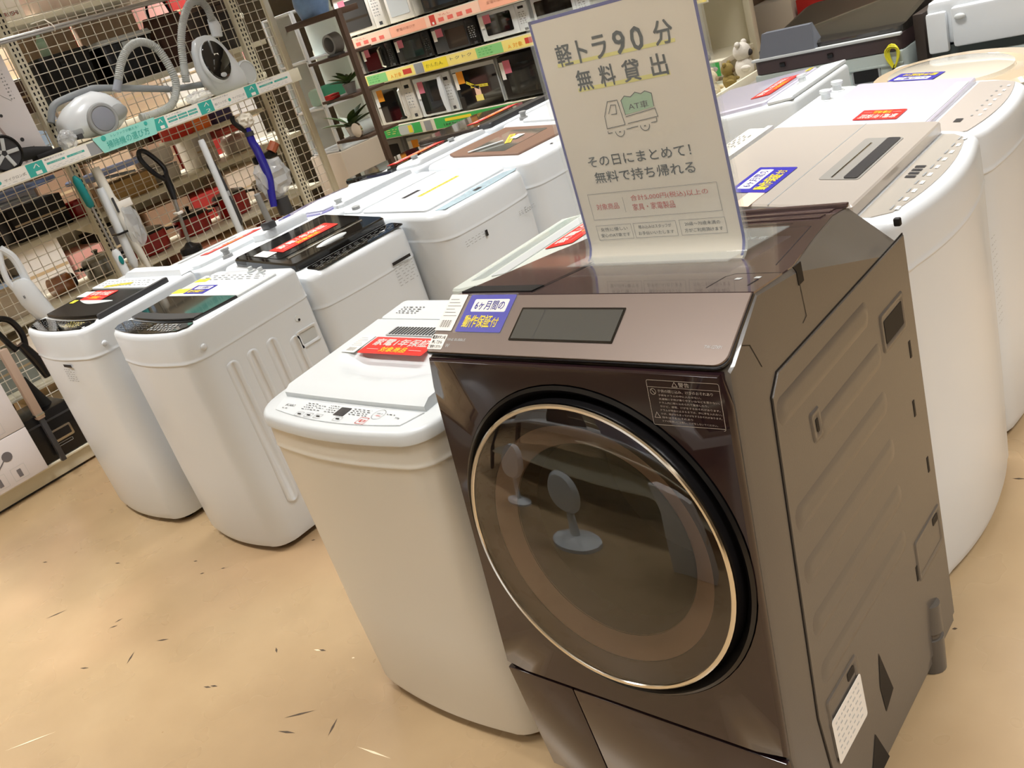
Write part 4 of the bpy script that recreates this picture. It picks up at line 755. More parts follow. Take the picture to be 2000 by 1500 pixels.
# canister one
o = (-4.95, 2.39, 1.441); r = thing('canister_vacuum', 'white canister vacuum with a big round grey wheel and looping hose on the shelf', 'vacuum cleaner', o)
mb = MB(); mb.loft([[(a * math.cos(t) * .085 , yy, .115 + zz + b_ * 1.1 * math.sin(t)) for t in [2 * PI * k / 20 for k in range(20)]] for yy, a, b_, zz in ((-.2, .55, .035, -.035), (-.185, .8, .055, -.02), (-.13, .95, .075, 0), (-.05, 1.05, .095, .008), (.04, 1.05, .1, .01), (.1, .9, .085, 0), (.15, .6, .05, -.01), (.165, .3, .02, -.01))], WHITE); mb.build('body', r, sharp=60)
wx = frame((.085, -.005, .09), (0, 1, 0), (0, 0, 1))
MB().lathe([(.082, -.02), (.082, .006), (.076, .012), (.066, .013), (.062, .009), (.03, .012), (.002, .014)], GREYP, 36, wx).build('wheel', r)
MB().lathe([(.06, .009), (.06, .0125), (.058, .0135), (.002, .0155)], mat('wheel_grey', (140, 143, 152), .3), 36, wx).build('wheel_disc', r)
MB().ball((.05, .085, .1), (.045, .075, .045), GREYP).build('rear_cover', r); MB().box(-.06, .075, -.21, -.12, .05, .085, GREYP, .008).box(.06, .09, -.17, -.14, .035, .06, DGREY, .004).build('front_latch', r)
rel(MB().tube(P3([(228, 178), (231, 158)], -4.93), .022, mat('hose_collar', (150, 155, 165), .3), 14), o).build('hose_collar', r)
hose([(231, 158), (236, 125), (250, 95), (274, 82), (303, 92), (328, 125), (344, 165), (336, 203), (308, 220), (275, 230)], .0175, -4.93, r, o, HG)
rel(MB().tube(smooth(P3([(100, 240), (104, 205), (130, 190), (170, 175), (200, 172), (330, 174)], -5.02), 5), [.02] * 31, mat('pipe_grey', (150, 156, 160), .35), 12)if False else MB().tube(smooth(P3([(100, 240), (104, 208), (130, 192), (170, 177), (200, 172), (330, 174)], -5.02), 5), .018, mat('pipe_grey', (150, 156, 160), .35), 12), o).build('suction_pipe', r)
# canister two
o = (-4.95, 3.2, 1.441); r = thing('canister_vacuum', 'white upright-standing canister vacuum with a dark oval window at the right end of the shelf', 'vacuum cleaner', o)
mb = MB(); mb.loft([[(.02 + a * .1 * math.cos(t), yy * 1 + b_ * math.sin(t) * .125, z * .88) for t in [2 * PI * k / 24 for k in range(24)]] for z, a, b_, yy in ((0, .7, .8, .03), (.03, 1, 1.0, .02), (.1, 1.1, 1.05, 0), (.2, 1, .95, -.02), (.3, .8, .75, -.03), (.36, .5, .5, -.035), (.375, .2, .2, -.035))], WHITE); mb.build('body', r, sharp=60)
LM = frame((.1, -.06, .185), (0, 1, -.12), (-.22, 0.12, 1))
MB().lathe([(.09, -.02), (.09, .004), (.087, .012), (.08, .014)], WHITE, 40, LM, sx=.95, sy=1.32).build('window_rim', r)
o2 = MB().lathe([(.086, .008), (.08, .022), (.05, .032), (.002, .036)], BGLASS, 40, LM, sx=.95, sy=1.35, cap0=False).build('dust_window', r)
MB().quad(-.014, .014, .0, .03, CARD, LM, .0345).build('window_tag', o2, recalc=False); MB().ball((0, -.07, .018), (.036, .036, .012), LGREY, LM).build('filter_dome', o2)
wx = frame((.09, .115, .075), (.25, 1, 0), (0, 0, 1)); MB().lathe([(.07, -.03), (.07, .012), (.062, .018), (.058, .015), (.002, .018)], LGREY, 32, wx, sx=.75).build('wheel', r)
rel(MB().tube(P3([(425, 72), (420, 52), (412, 35)], -4.93), [.03, .034, .024], WHITE, 16), o).build('hose_collar', r)
hose([(415, 42), (404, 15), (388, 2), (370, 8), (358, 40), (354, 80), (358, 120), (364, 160)], .0175, -4.92, r, o, HG)
rel(MB().tube(P3([(335, 175), (402, 164)], -5.0), .017, mat('pipe_grey'), 12), o).build('suction_pipe', r)
# tall carton and wheeled cleaner at the left end
CT = mat('white_carton', (222, 216, 216), .6); r = thing('product_carton', 'tall white carton printed with a stick vacuum, at the left end of the vacuum shelf', 'box', (-4.97, 1.93, 1.441))
MB().box(-.12, .03, -.3, .155, 0, .53, CT, .003).build('carton', r)
M = frame((.0305, 0, 0), (0, 1, 0), (0, 0, 1)); mb = MB(); mb.line([(-.1, .5), (-.04, .3), (.03, .02)], .012, mat('rose_grey_print', (168, 150, 146), .6), M); mb.line([(-.02, .42), (.1, .3)], .002, GINK, M)
mb.prism(arc((.02, .25), .008, 0, 2 * PI, 12)[:-1], .0004, .0008, DGREY, M).prism(arc((.06, .12), .01, 0, 2 * PI, 12)[:-1], .0004, .0008, DGREY, M); mb.quad(.04, .1, .06, .075, DGREY, M); marks(mb, M, .1, .12, .3, .5, 1, 12, GREYP, 7, .006); mb.build('carton_print', r, recalc=False)
r = thing('wheeled_vacuum', 'dark vacuum head with a large spoked wheel at the left edge of the shelf', 'vacuum cleaner', (-4.85, 1.8, 1.441))
wx = frame((.03, .03, .088), (0, 1, 0), (0, 0, 1))
MB().lathe([(.088, -.02), (.088, .01), (.08, .014), (.076, .008)], BLACK, 36, wx, cap1=False).build('tyre', r); mb = MB().lathe([(.077, 0), (.077, .006), (.002, .012)], DGREY, 30, wx)
for k in range(5): a = 2 * PI * k / 5; mb.box(.012, .07, -.009, .009, .008, .015, LGREY, .002, wx @ Matrix.Rotation(a, 4, 'Z'))
mb.build('spoked_hub', r); MB().tube([(.0, .09, .06), (.0, .17, .05), (.0, .26, .03)], [.035, .03, .022], MBLACK, 12).box(-.05, .03, .17, .3, 0, .035, MBLACK, .008).build('brush_head', r)
def crumple(name, lab, cat, loc, sx, sy, sz, m_, seed, group=None, parent=None):
    rnd = random.Random(seed); b_ = bmesh.new(); bmesh.ops.create_icosphere(b_, subdivisions=3, radius=1)
    for v in b_.verts: k = 1 + rnd.uniform(-.16, .16); v.co = Vector((v.co.x * sx * k, v.co.y * sy * k, max(-.98, v.co.z) * sz * (k if v.co.z > -.8 else 1) + sz))
    me = bpy.data.meshes.new(name); b_.to_mesh(me); b_.free(); me.materials.append(m_); ob = bpy.data.objects.new(name, me); COL.objects.link(ob); ob.location = loc
    if parent: ob.parent = parent
    else: tag(ob, lab, cat, group)
    return ob
crumple('plastic_bag', 'crumpled clear plastic bag in front of the tall white carton', 'bag', (-4.855, 2.16, 1.441), .04, .045, .05, FOIL, 3)
crumple('plastic_bag', 'crumpled silvery plastic bag between the two canister vacuums', 'bag', (-4.86, 2.96, 1.441), .05, .08, .035, FOIL, 4)
# ---- sticks hanging below the shelf
def P(y, z, x=-4.83): return (x, y, z)
def stick(name, lab, y, z, x=-4.83): 
    r = thing(name, lab, 'vacuum cleaner' if 'vac' in name else 'mop', (x, y, z)); T = Matrix.Translation((-x, -y, -z)); MB().tube([T @ Vector(p) for p in ((x, y, 1.4145), (x, y, z + .005), (x, y, z - .03))], .003, STEEL, 6).build('hook', r); return r, T
TL = mat('teal_grip', (20, 128, 128), .5)
r, T = stick('steam_mop', 'slim mop with a teal foam grip, steel rod and white lower body', 2.1, 1.33)
MB().tube([P(2.095, 1.325), P(2.1, 1.3), P(2.108, 1.17), P(2.11, 1.155)], [.008, .02, .02, .012], TL, 14, T).build('grip', r); MB().tube([P(2.11, 1.16), P(2.116, .9)], .008, STEEL, 10, T).build('rod', r)
MB().tube([P(2.116, .92), P(2.117, .9), P(2.125, .5), P(2.127, .35)], [.012, .022, .022, .018], WHITE, 14, T).build('lower_body', r); MB().ball((-4.808, 2.117, .86), (.004, .012, .025), TL, T).build('badge', r)
r, T = stick('stick_vacuum', 'plain white tube-shaped stick vacuum next to the teal-gripped mop', 2.2, 1.235, -4.85)
MB().tube([P(2.2, 1.225, -4.85), P(2.2, 1.2, -4.85), P(2.195, .98, -4.85), P(2.19, .82, -4.85), P(2.19, .79, -4.85)], [.018, .021, .021, .024, .015], WHITE, 16, T).build('tube_body', r); MB().tube([P(2.19, .8, -4.85), P(2.185, .5, -4.85)], .01, LGREY, 10, T).build('rod', r); MB().box(-4.885, -4.815, 2.165, 2.225, .975, .985, BLACK, .002, T).build('strap', r)
r, T = stick('stick_vacuum', 'white stick vacuum with a slotted handle and a clear bag of parts tied to it', 2.235, 1.33, -4.905)
MB().tube([P(2.235, 1.325, -4.87), P(2.235, 1.3, -4.87), P(2.24, 1.16, -4.87), P(2.243, 1.13, -4.87), P(2.25, .9, -4.87), P(2.265, .76, -4.87), P(2.27, .5, -4.87)], [.02, .024, .024, .03, .026, .013, .013], CREAM, 14, T).build('tube_body', r); MB().box(-4.845, -4.838, 2.228, 2.24, 1.08, 1.16, DGREY, .003, T).build('grip_slot', r)
crumple('parts_bag', '', '', (.05, .045, -.46), .03, .05, .12, FOIL, 5, parent=r); MB().box(.06, .064, .0, .09, -.24, -.2, CARD, .001).build('bag_header', r)
r, T = stick('round_floor_mop', 'floor cleaner with a black loop handle, grey rod and round head', 2.5, 1.33)
MB().tube(smooth([P(2.55, 1.14), P(2.5, 1.2), P(2.465, 1.28), P(2.475, 1.322), P(2.51, 1.31), P(2.555, 1.24), P(2.57, 1.19), P(2.555, 1.13)], 5), .013, BLACK, 10, T).build('loop_handle', r)
MB().tube([P(2.56, 1.17), P(2.556, 1.1), P(2.55, 1.03)], [.017, .02, .013], BLACK, 12, T).build('grip', r); MB().tube([P(2.55, 1.05), P(2.535, .93), P(2.52, .77)], .011, STEEL, 10, T).box(-4.86, -4.81, 2.52, 2.555, .95, .965, CARD, .002, T).build('rod', r)
MB().lathe([(.012, .06), (.03, .045), (.055, .035), (.062, .02), (.06, 0)], BLACK, 24, T @ Matrix.Translation(P(2.515, .735))).lathe([(.06, 0), (.066, -.015), (.06, -.03)], LGREY, 24, T @ Matrix.Translation(P(2.515, .735))).build('round_head', r)
r, T = stick('stick_vacuum', 'long white tube hanging straight down beside the dark stick vacuum', 2.826, 1.28, -4.8)
MB().tube([P(2.826, 1.27, -4.8), P(2.826, 1.25, -4.8), P(2.825, .7, -4.8), P(2.824, .45, -4.8)], [.016, .019, .019, .017], WHITE, 16, T).build('tube_body', r)
r, T = stick('stick_vacuum', 'dark grey stick vacuum hanging behind the long white tube', 2.86, 1.16, -4.86)
MB().tube([P(2.86, 1.15, -4.86), P(2.86, 1.12, -4.86), P(2.875, 1.0, -4.86), P(2.87, .92, -4.86), P(2.88, .78, -4.86), P(2.88, .75, -4.86)], [.02, .028, .022, .03, .024, .012], DGREY, 12, T).build('body', r); MB().tube([P(2.88, .77, -4.86), P(2.89, .45, -4.86)], .009, GREYP, 10, T).build('rod', r); MB().box(-4.85, -4.832, 2.86, 2.885, .9, .96, GREYP, .004, T).build('battery', r)
BL = mat('blue_gloss', (34, 30, 150), .25, coat=.6)
r, T = stick('stick_vacuum', 'bright blue stick vacuum with a black handle and a clear bag of parts', 3.16, 1.32)
MB().tube(smooth([P(3.09, 1.325), P(3.085, 1.29), P(3.12, 1.24), P(3.16, 1.2)], 5), .014, BLACK, 10, T).build('handle', r)
MB().tube(smooth([P(3.155, 1.29), P(3.15, 1.16), P(3.16, 1.1), P(3.165, .95), P(3.14, .85), P(3.12, .77)], 5), [.02 + .006 * math.sin(PI * k / 25) for k in range(26)], BL, 14, T).tube([P(3.153, 1.215), P(3.152, 1.19)], .027, DGREY, 14, T).build('body', r)
crumple('handle_wrap', '', '', (0, .0, -.09), .04, .05, .045, mat('white_wrap', (222, 215, 200), .7, bump=.5), 6, parent=r); crumple('parts_bag', '', '', (-.03, .05, -.52), .05, .12, .12, FOIL, 8, parent=r)
MB().box(-.07, -.03, -.02, .15, -.3, -.25, BLACK, .015).tube([(-.05, .12, -.26), (-.04, .16, -.22)], .03, mat('orange_brush', (168, 92, 60), .5), 10).build('brush_head', r)
MB().cyl((.02, -.13, -.44), (.0, -.11, -.62), .018, .02, GREYP, 12).cyl((-.02, .04, -.62), (-.02, .04, -.52), .045, .045, DGREY, 16).build('nozzle', r)
r, T = stick('handheld_vacuum', 'white cordless handheld vacuum with an open grip, hanging at the left edge', 1.6, 1.16, -4.8)
mb = MB(); mb.loft([[(-4.8 + a * math.cos(t), y + b_ * math.sin(t), z) for t in [2 * PI * k / 18 for k in range(18)]] for z, a, b_, y in ((.95, .03, .025, 1.605), (.93, .035, .04, 1.61), (.86, .035, .045, 1.62), (.8, .034, .042, 1.635), (.74, .03, .035, 1.655), (.72, .02, .02, 1.66))], WHITE, M=T @ Matrix.Translation((-4.8, 1.62, .84)) @ Matrix.Scale(1.25, 4) @ Matrix.Translation((4.8, -1.62, -.84))); mb.build('motor_body', r, sharp=60)
MB().tube(smooth([P(1.575, .93, -4.8), P(1.56, 1.0, -4.8), P(1.58, 1.1, -4.8), P(1.6, 1.14, -4.8)], 5), .014, WHITE, 10, T).tube(smooth([P(1.6, 1.14, -4.8), P(1.635, 1.08, -4.8), P(1.64, .98, -4.8), P(1.635, .92, -4.8)], 5), .019, WHITE, 10, T).build('grip', r); mb = MB()
for k in range(12): mb.box(-4.768, -4.764, 1.578 + k * .005, 1.58 + k * .005, .89, .905, DGREY, 0, T)
mb.build('vent', r); MB().box(-4.82, -4.775, 1.585, 1.6, .74, .77, DGREY, .004, T).build('release_button', r)
r, T = stick('stick_vacuum', 'black stick vacuum with a looped handle, hanging left of the leftmost washer', 1.45, .86, -4.8)
MB().tube(smooth([P(1.44, .68, -4.8), P(1.42, .74, -4.8), P(1.4, .82, -4.8), P(1.43, .85, -4.8), P(1.48, .82, -4.8), P(1.5, .74, -4.8), P(1.48, .66, -4.8)], 5), .015, BLACK, 10, T).build('loop_handle', r)
MB().tube([P(1.47, .7, -4.8), P(1.5, .6, -4.8), P(1.51, .5, -4.8)], [.022, .028, .018], BLACK, 12, T).build('body', r)
r = thing('floor_brush', 'dark bristly cleaning head wrapped in plastic, on the base deck behind the black case', 'vacuum cleaner', (-4.93, 1.49, .098)); MB().tube([(0, 0, .02), (0, .0, .12), (0, -.01, .2), (0, -.05, .42)], [.04, .05, .04, .014], MBLACK, 12).build('brush', r); crumple('plastic_wrap', '', '', (.02, 0, .08), .05, .055, .06, mat('dark_wrap', (60, 62, 62), .2, bump=1), 9, parent=r)
r = thing('stick_vacuum', 'rose-beige flat stick vacuum standing on the base deck beside the white cartons', 'vacuum cleaner', (-4.77, 1.375, .1))
MB().box(-.02, .02, -.02, .02, .24, .62, mat('rose_beige', (178, 156, 140), .4), .005).build('body', r); MB().box(-.022, .022, -.022, .022, .255, .27, CHROME, .002).box(-.015, .015, -.012, .012, .0, .25, DGREY, .003).build('lower_tube', r)
# cartons and case on the deck
for z0, z1, lb in ((.099, .335, 'white carton printed with a canister vacuum, on the base deck at the left edge'), (.338, .585, 'white carton stacked on top of the one printed with a canister vacuum')):
    r = thing('product_carton', lb, 'box', (-4.93, 1.02, z0)); MB().box(-.13, .14, -.28, .28, 0, z1 - z0, CT, .003).build('carton', r)
    M = frame((.1405, 0, 0), (0, 1, 0), (0, 0, 1)); mb = MB(); G_i = mat('grey_print', (110, 106, 108), .6)
    mb.line([(.02, .09), (.05, .13), (.06, .2), (.07, .14), (.08, .11), (.12, .14)], .006, G_i, M); mb.prism(arc((.14, .15), .025, 0, 2 * PI, 14)[:-1], .0004, .0008, G_i, M); mb.quad(0, .04, .085, .095, G_i, M)
    for x in (.02, .12): mb.line(rect(x, x + .07, .02, .085) + [(x, .02)], .0012, LGREY, M); mb.quad(x + .025, x + .045, .03, .07, G_i, M, .0008)
    mb.build('carton_print', r, recalc=False)
r = thing('hard_case', 'black case with a silver handle recess on the base deck beside the cartons', 'case', (-4.95, 1.43, .099)); MB().box(-.15, .125, -.125, .115, 0, .25, BLACK, .008).build('shell', r)
MB().box(-.152, .127, -.127, .117, .195, .205, DGREY).build('lid_seam', r); M = frame((.1255, 0, .1), (0, 1, 0), (0, 0, 1)); MB().rrect(-.06, .07, -.02, .045, .008, CHROME, M, 0, .006).rrect(-.05, .06, -.008, .035, .004, HOLE, M, .004, .0065).build('handle', r); MB().line(rect(-.04, .05, -.045, -.032) + [(-.04, -.045)], .0015, LGREY, M).build('case_print', r, recalc=False)

# ------------------------------------------------------------------ goods on the boards behind the mesh
def yof(u, v, x=-5.4): return at(u, v, 0, x).y
def carton(lab, x, y, z, dx, dy, dz, rgb, prints=(), name='cardboard_box', group=None):
    r = thing(name, lab, 'box', (x, y, z + .001), group=group); c = mat('carton_%d_%d_%d' % rgb, rgb, .7); MB().box(-dx / 2, dx / 2, -dy / 2, dy / 2, 0, dz, c, .003).build('carton', r)
    M = frame((dx / 2 + .0006, 0, 0), (0, 1, 0), (0, 0, 1)); mb = MB().quad(-dy / 2 + .004, dy / 2 - .004, dz * .47, dz * .53, mat('packing_tape', (196, 172, 136), .3), M) if not prints else MB()
    for p in prints:
        if p[0] == 't': mb.text(p[1], p[2] * dy, p[3] * dy, p[4] * dz, p[5] * dz, p[6], M, .01)
        else: mb.quad(p[1] * dy, p[2] * dy, p[3] * dz, p[4] * dz, p[5], M)
    mb.build('carton_print', r, recalc=False); return r
def bin_(lab, x, y, z, dx, dy, dz, m_, lid):
    r = thing('storage_bin', lab, 'bin', (x, y, z + .001)); q = lambda k, zz: [(p[0] * k, p[1] * k, zz) for p in rect(-dx / 2, dx / 2, -dy / 2, dy / 2, .03)]
    MB().loft([q(.86, 0), q(.9, .02), q(.97, dz * .8), q(1.0, dz * .84), q(1.0, dz * .88)], m_).build('tub', r); MB().loft([q(1.03, dz * .88), q(1.04, dz * .92), q(.98, dz), q(.9, dz)], lid).build('lid', r)
    MB().box(dx / 2, dx / 2 + .012, -.04, .04, dz * .72, dz * .86, lid, .004).build('clip', r); return r
def pot(lab, x, y, z, R, h, m_, lid=True, cat='pot', name='cooking_pot', hd=True):
    r = thing(name, lab, cat, (x, y, z + .001)); MB().lathe([(R * .85, 0), (R * .95, .01), (R, h * .5), (R, h), (R * 1.03, h), (R * .96, h * .98), (R * .9, .02)], m_, 28).build('body', r)
    if lid: MB().lathe([(R * 1.02, h), (R * .9, h + R * .15), (R * .4, h + R * .27), (.012, h + R * .3), (.014, h + R * .4), (.02, h + R * .48), (.012, h + R * .54)], BLACK if m_ is REDP else m_, 28).build('lid', r)
    if hd:
        for s_ in (-1, 1): MB().tube([(.02, s_ * R, h * .8), (.035, s_ * (R + .035), h * .82), (-.035, s_ * (R + .035), h * .82), (-.02, s_ * R, h * .8)], .006, BLACK, 8).build('handle', r)
    return r
Z = BZ; TAN = (206, 178, 150)
carton('grey-white printed carton with a brown bowl picture, on the highest board behind the mesh', -5.42, 2.28, Z[0], .3, .32, .27, (216, 208, 202), (('q', -.1, .35, .45, .85, mat('brown_picture', (122, 84, 66), .6)), ('t', 'ZOJIRUSHI', 0, .4, .1, .2, REDI), ('t', '炊飯', -.45, -.2, .2, .55, INK)), 'product_carton')
carton('plain pink-beige cardboard box on the highest board behind the mesh', -5.42, 2.66, Z[0], .34, .36, .3, (206, 186, 174)); carton('wide tan cardboard box on the highest board, right of the pinkish one', -5.42, 3.06, Z[0], .34, .38, .3, (214, 192, 170))
bin_('black storage bin behind the mesh above the first canister vacuum', -5.38, 2.52, Z[1], .28, .31, .245, MBLACK, BLACK); bin_('black storage bin with a clear-edged lid behind the hose loop', -5.38, 2.9, Z[1], .28, .34, .245, BLACK, LGREY)
carton('tall tan cardboard box behind the two black bins, left one', -5.59, 2.6, Z[1], .055, .36, .4, TAN); carton('tall tan cardboard box behind the two black bins, right one', -5.59, 3.0, Z[1], .055, .38, .4, (210, 184, 158))
r = thing('pump_bottle', 'mint-green small bottle standing on the lid of the left black bin', 'bottle', (-5.3, yof(96, 80, -5.3) , Z[1] + .001)); r.location = (-5.38, 2.5, Z[1] + .247); r.scale = (.8, .8, .8); MB().lathe([(.03, 0), (.035, .01), (.035, .1), (.015, .13), (.012, .16)], mat('mint_bottle', (190, 222, 200), .3), 18).build('bottle', r); MB().cyl((0, 0, .16), (0, 0, .19), .016, .016, CARD, 12).build('cap', r)
for k, (dy, c) in enumerate(((0, (110, 84, 74)), (.09, (180, 160, 150)), (.17, (90, 64, 50)))): carton(('dark brown', 'pale grey', 'brown wooden')[k] + ' small box at the left of the board holding the black bins', -5.35, 2.08 + dy, Z[1], .12, .075, .14 + .02 * k, c)
r = thing('leather_bag', 'dark brown leather bag behind the mesh, left of the second canister vacuum', 'bag', (-5.42, 3.27, Z[1] + .001)); MB().loft([[(a * math.cos(t), b_ * math.sin(t), z) for t in [2 * PI * k / 20 for k in range(20)]] for z, a, b_ in ((0, .1, .13), (.05, .12, .15), (.2, .1, .14), (.3, .05, .12))], mat('brown_leather', (74, 44, 32), .45, bump=.6)).build('pouch', r); MB().tube(smooth([(0, -.08, .28), (0, -.05, .38), (0, .05, .38), (0, .08, .28)]), .008, MBLACK, 8).build('strap', r)
bin_('dark brown basket behind the second canister vacuum', -5.4, 3.58, Z[1], .3, .2, .3, mat('dark_basket', (36, 26, 24), .6), BROWN)
# short board
for k, (dy, c, h, lb) in enumerate(((-.2, (205, 52, 32), .06, 'flat red'), (-.06, (226, 110, 40), .09, 'orange'), (.1, (70, 60, 92), .07, 'dark purple'))): carton(lb + ' packet lying on the short board under the guide strip', -5.33, 3.2 + dy, 1.29, .18, .12, h, c, name='packet')
# board z 1.08
def ironing(lab, y, z, L, x=-5.35, col=(112, 132, 178)):
    r = thing('ironing_board', lab, 'ironing board', (x, y, z + .001)); w2 = .13; P_ = [(-L / 2, -w2), (L * .25, -w2), (L * .42, -w2 * .7), (L / 2, 0), (L * .42, w2 * .7), (L * .25, w2), (-L / 2, w2)]
    MB().prism([(b_, a) for a, b_ in P_], .05, .075, mat('iron_cover_%d' % col[0], col, .8, var=.25, vscale=30), bev=.008).build('covered_top', r); MB().tube([(.05, -L * .4, .045), (.05, L * .3, .012), (.05, L * .3, .012)], .008, LGREY, 8).tube([(-.05, -L * .4, .045), (-.05, L * .3, .012)], .008, LGREY, 8).build('folded_legs', r); return r
ironing('light blue patterned ironing board lying at the left of the board under the vacuum shelf', 1.8, Z[2] + .185, .85); ironing('blue and white ironing board lying behind the black loop handle', 2.52, Z[2] + .115, .42, -5.35, (150, 166, 210))
bin_('black crate under the left ironing board, behind the mesh', -5.4, 1.62, Z[2], .3, .4, .18, MBLACK, BLACK) ; bin_('small black crate at the far left under the ironing board', -5.4, 1.2, Z[2], .3, .34, .18, MBLACK, DGREY)
carton('pale carton peeping out below the black crates', -5.3, 1.66, Z[3], .1, .16, .16, (214, 200, 180)); carton('black appliance box under the left ironing board', -5.4, 2.02, Z[2], .28, .3, .17, (34, 30, 28))
carton('tan open tray box behind the loop-handled floor mop', -5.36, 2.55, Z[2], .28, .3, .11, (186, 150, 96)); pot('dark red pan lid and dish stacked under the guide banner', -5.36, 2.28, Z[2], .09, .09, REDP, False, 'dish', 'red_dish', False)
for k in range(3): pot(('lower', 'middle', 'upper')[k] + ' white basin of the pile behind the red-orange packets', -5.36, 2.82, Z[2] + k * .052, .11, .09, mat('stone_white', (206, 198, 184), .5), False, 'basin', 'wash_basin', False) if k != 1 else None
carton('white appliance carton behind the long white tube', -5.42, 2.98 + .16, Z[2], .2, .14, .18, (210, 202, 190), name='product_carton'); pot('white lidded dish behind the blue stick vacuum', -5.38, 3.4, Z[2], .1, .08, mat('stone_white'), True, 'dish', 'serving_dish', False)
carton('red flat tray box near the right end of the upper board', -5.3, 3.32, Z[2] + .13, .16, .2, .04, (196, 84, 76), name='tray')
# board z .735: red pans
for y, R, h, m_, lb in ((2.56, .12, .12, REDP, 'large red lidded pot on the pan board behind the loop-handled mop'), (2.875, .11, .11, REDP, 'red lidded pot right of the largest one on the pan board'), (2.24, .1, .1, mat('steel_pot', (150, 150, 146), .25, metal=.8), 'steel pot with a lid left of the red ones on the pan board'), (3.18, .11, .13, REDP, 'red lidded pot behind the dark grey stick vacuum'), (3.475, .095, .12, mat('stone_white'), 'white lidded pot at the right end of the pan board')): pot(lb, -5.36, y, Z[3], R, h, m_)
r = thing('glass_jar', 'amber glass jar lying on the pan board behind the mesh', 'jar', (-5.34, 1.98, Z[3] + .056)); MB().cyl((0, -.06, 0), (0, .05, 0), .055, .055, mat('amber_glass', (170, 96, 34), .1, alpha=.8, coat=1), 20).build('jar', r); MB().cyl((0, .05, 0), (0, .075, 0), .04, .04, BLACK, 20).build('lid', r)
# board z .40
for y, c, h, lb in ((1.5, (150, 156, 150), .2, 'grey-green plastic box'), (1.98, (92, 24, 26), .16, 'dark red enamel box'), (2.22, (212, 212, 204), .1, 'flat white box'), (2.5, (150, 30, 28), .15, 'bright red box'), (2.85, (196, 186, 170), .14, 'beige box'), (3.2, (64, 60, 58), .18, 'charcoal box')): carton(lb + ' on the lowest board behind the mesh', -5.38, y, Z[4], .24, .24, h, c)
for y, c, h, lb in ((1.66, (196, 176, 146), .2, 'tan carton'), (2.03, (224, 220, 212), .22, 'white printed carton'), (2.55, (218, 210, 200), .24, 'cream carton'), (3.0, (206, 190, 170), .22, 'beige carton')): carton(lb + ' standing on the gondola deck behind the mesh', -5.38, y, .098, .26, .32, h, c)
# plastic tubs right of the second upright
for y, z, h, c, lb in ((3.45, Z[0], .25, (150, 190, 180), 'sea-green tub'), ): bin_(lb + ' high at the right end behind the mesh', -5.4, y, z, .26, .26, h, mat('sea_green', c, .4), LGREY)
# the next aisle behind: a closed shelving run
def far_gondola(name, lab, x0, x1, y0, y1, zs, axis):
    r = thing(name, lab, 'shelf', ((x0 + x1) / 2, (y0 + y1) / 2, 0)); T = Matrix.Translation((-(x0 + x1) / 2, -(y0 + y1) / 2, 0))
    (MB().box(x0, x0 + .03, y0, y1, 0, 2.5, SHELF, 0, T) if axis == 0 else MB().box(x0, x1, y1 - .03, y1, 0, 2.5, SHELF, 0, T)).build('back_panel', r)
    for z in zs: (MB().box(x0 + .03, x1, y0, y1, z - .04, z, SHELF, .003, T) if axis == 0 else MB().box(x0, x1, y0, y1 - .03, z - .04, z, SHELF, .003, T)).build('board', r)
    return r
far_gondola('shelving_unit', 'cream shelving run across the next aisle, seen through the wire mesh', -7.0, -6.5, .2, 4.6, (.12, .55, 1.0, 1.45, 1.9, 2.35), 0)
rnd = random.Random(11); PAL = [((212, 196, 178), 'cream'), ((196, 170, 142), 'tan'), ((224, 220, 214), 'white'), ((60, 56, 54), 'charcoal'), ((160, 40, 34), 'red'), ((120, 134, 150), 'slate blue'), ((150, 120, 96), 'brown'), ((206, 150, 140), 'pink')]
seen = {}; last = 'first'
for zi, z in enumerate((.12, .55, 1.0, 1.45, 1.9)):
    y = .5
    while y < 4.2:
        w_ = rnd.uniform(.22, .4); h = rnd.uniform(.2, .36); c, nm = rnd.choice(PAL)
        bd = ('bottom', 'second', 'middle', 'fourth', 'top')[zi]; seen.setdefault((bd, nm), []); n_ = len(seen[(bd, nm)]); hw_ = 'tall' if h > .28 else 'low'
        lb = '%s goods box on the %s board across the next aisle' % (nm, bd) if not n_ else '%s box on the %s board across the next aisle, right of the %s one' % (nm, bd, last)
        seen[(bd, nm)].append(1); last = nm; carton(lb, -6.72, y + w_ / 2, z, .34, w_, h, c, group='boxed goods across the next aisle'); y += w_ + rnd.uniform(.01, .06)

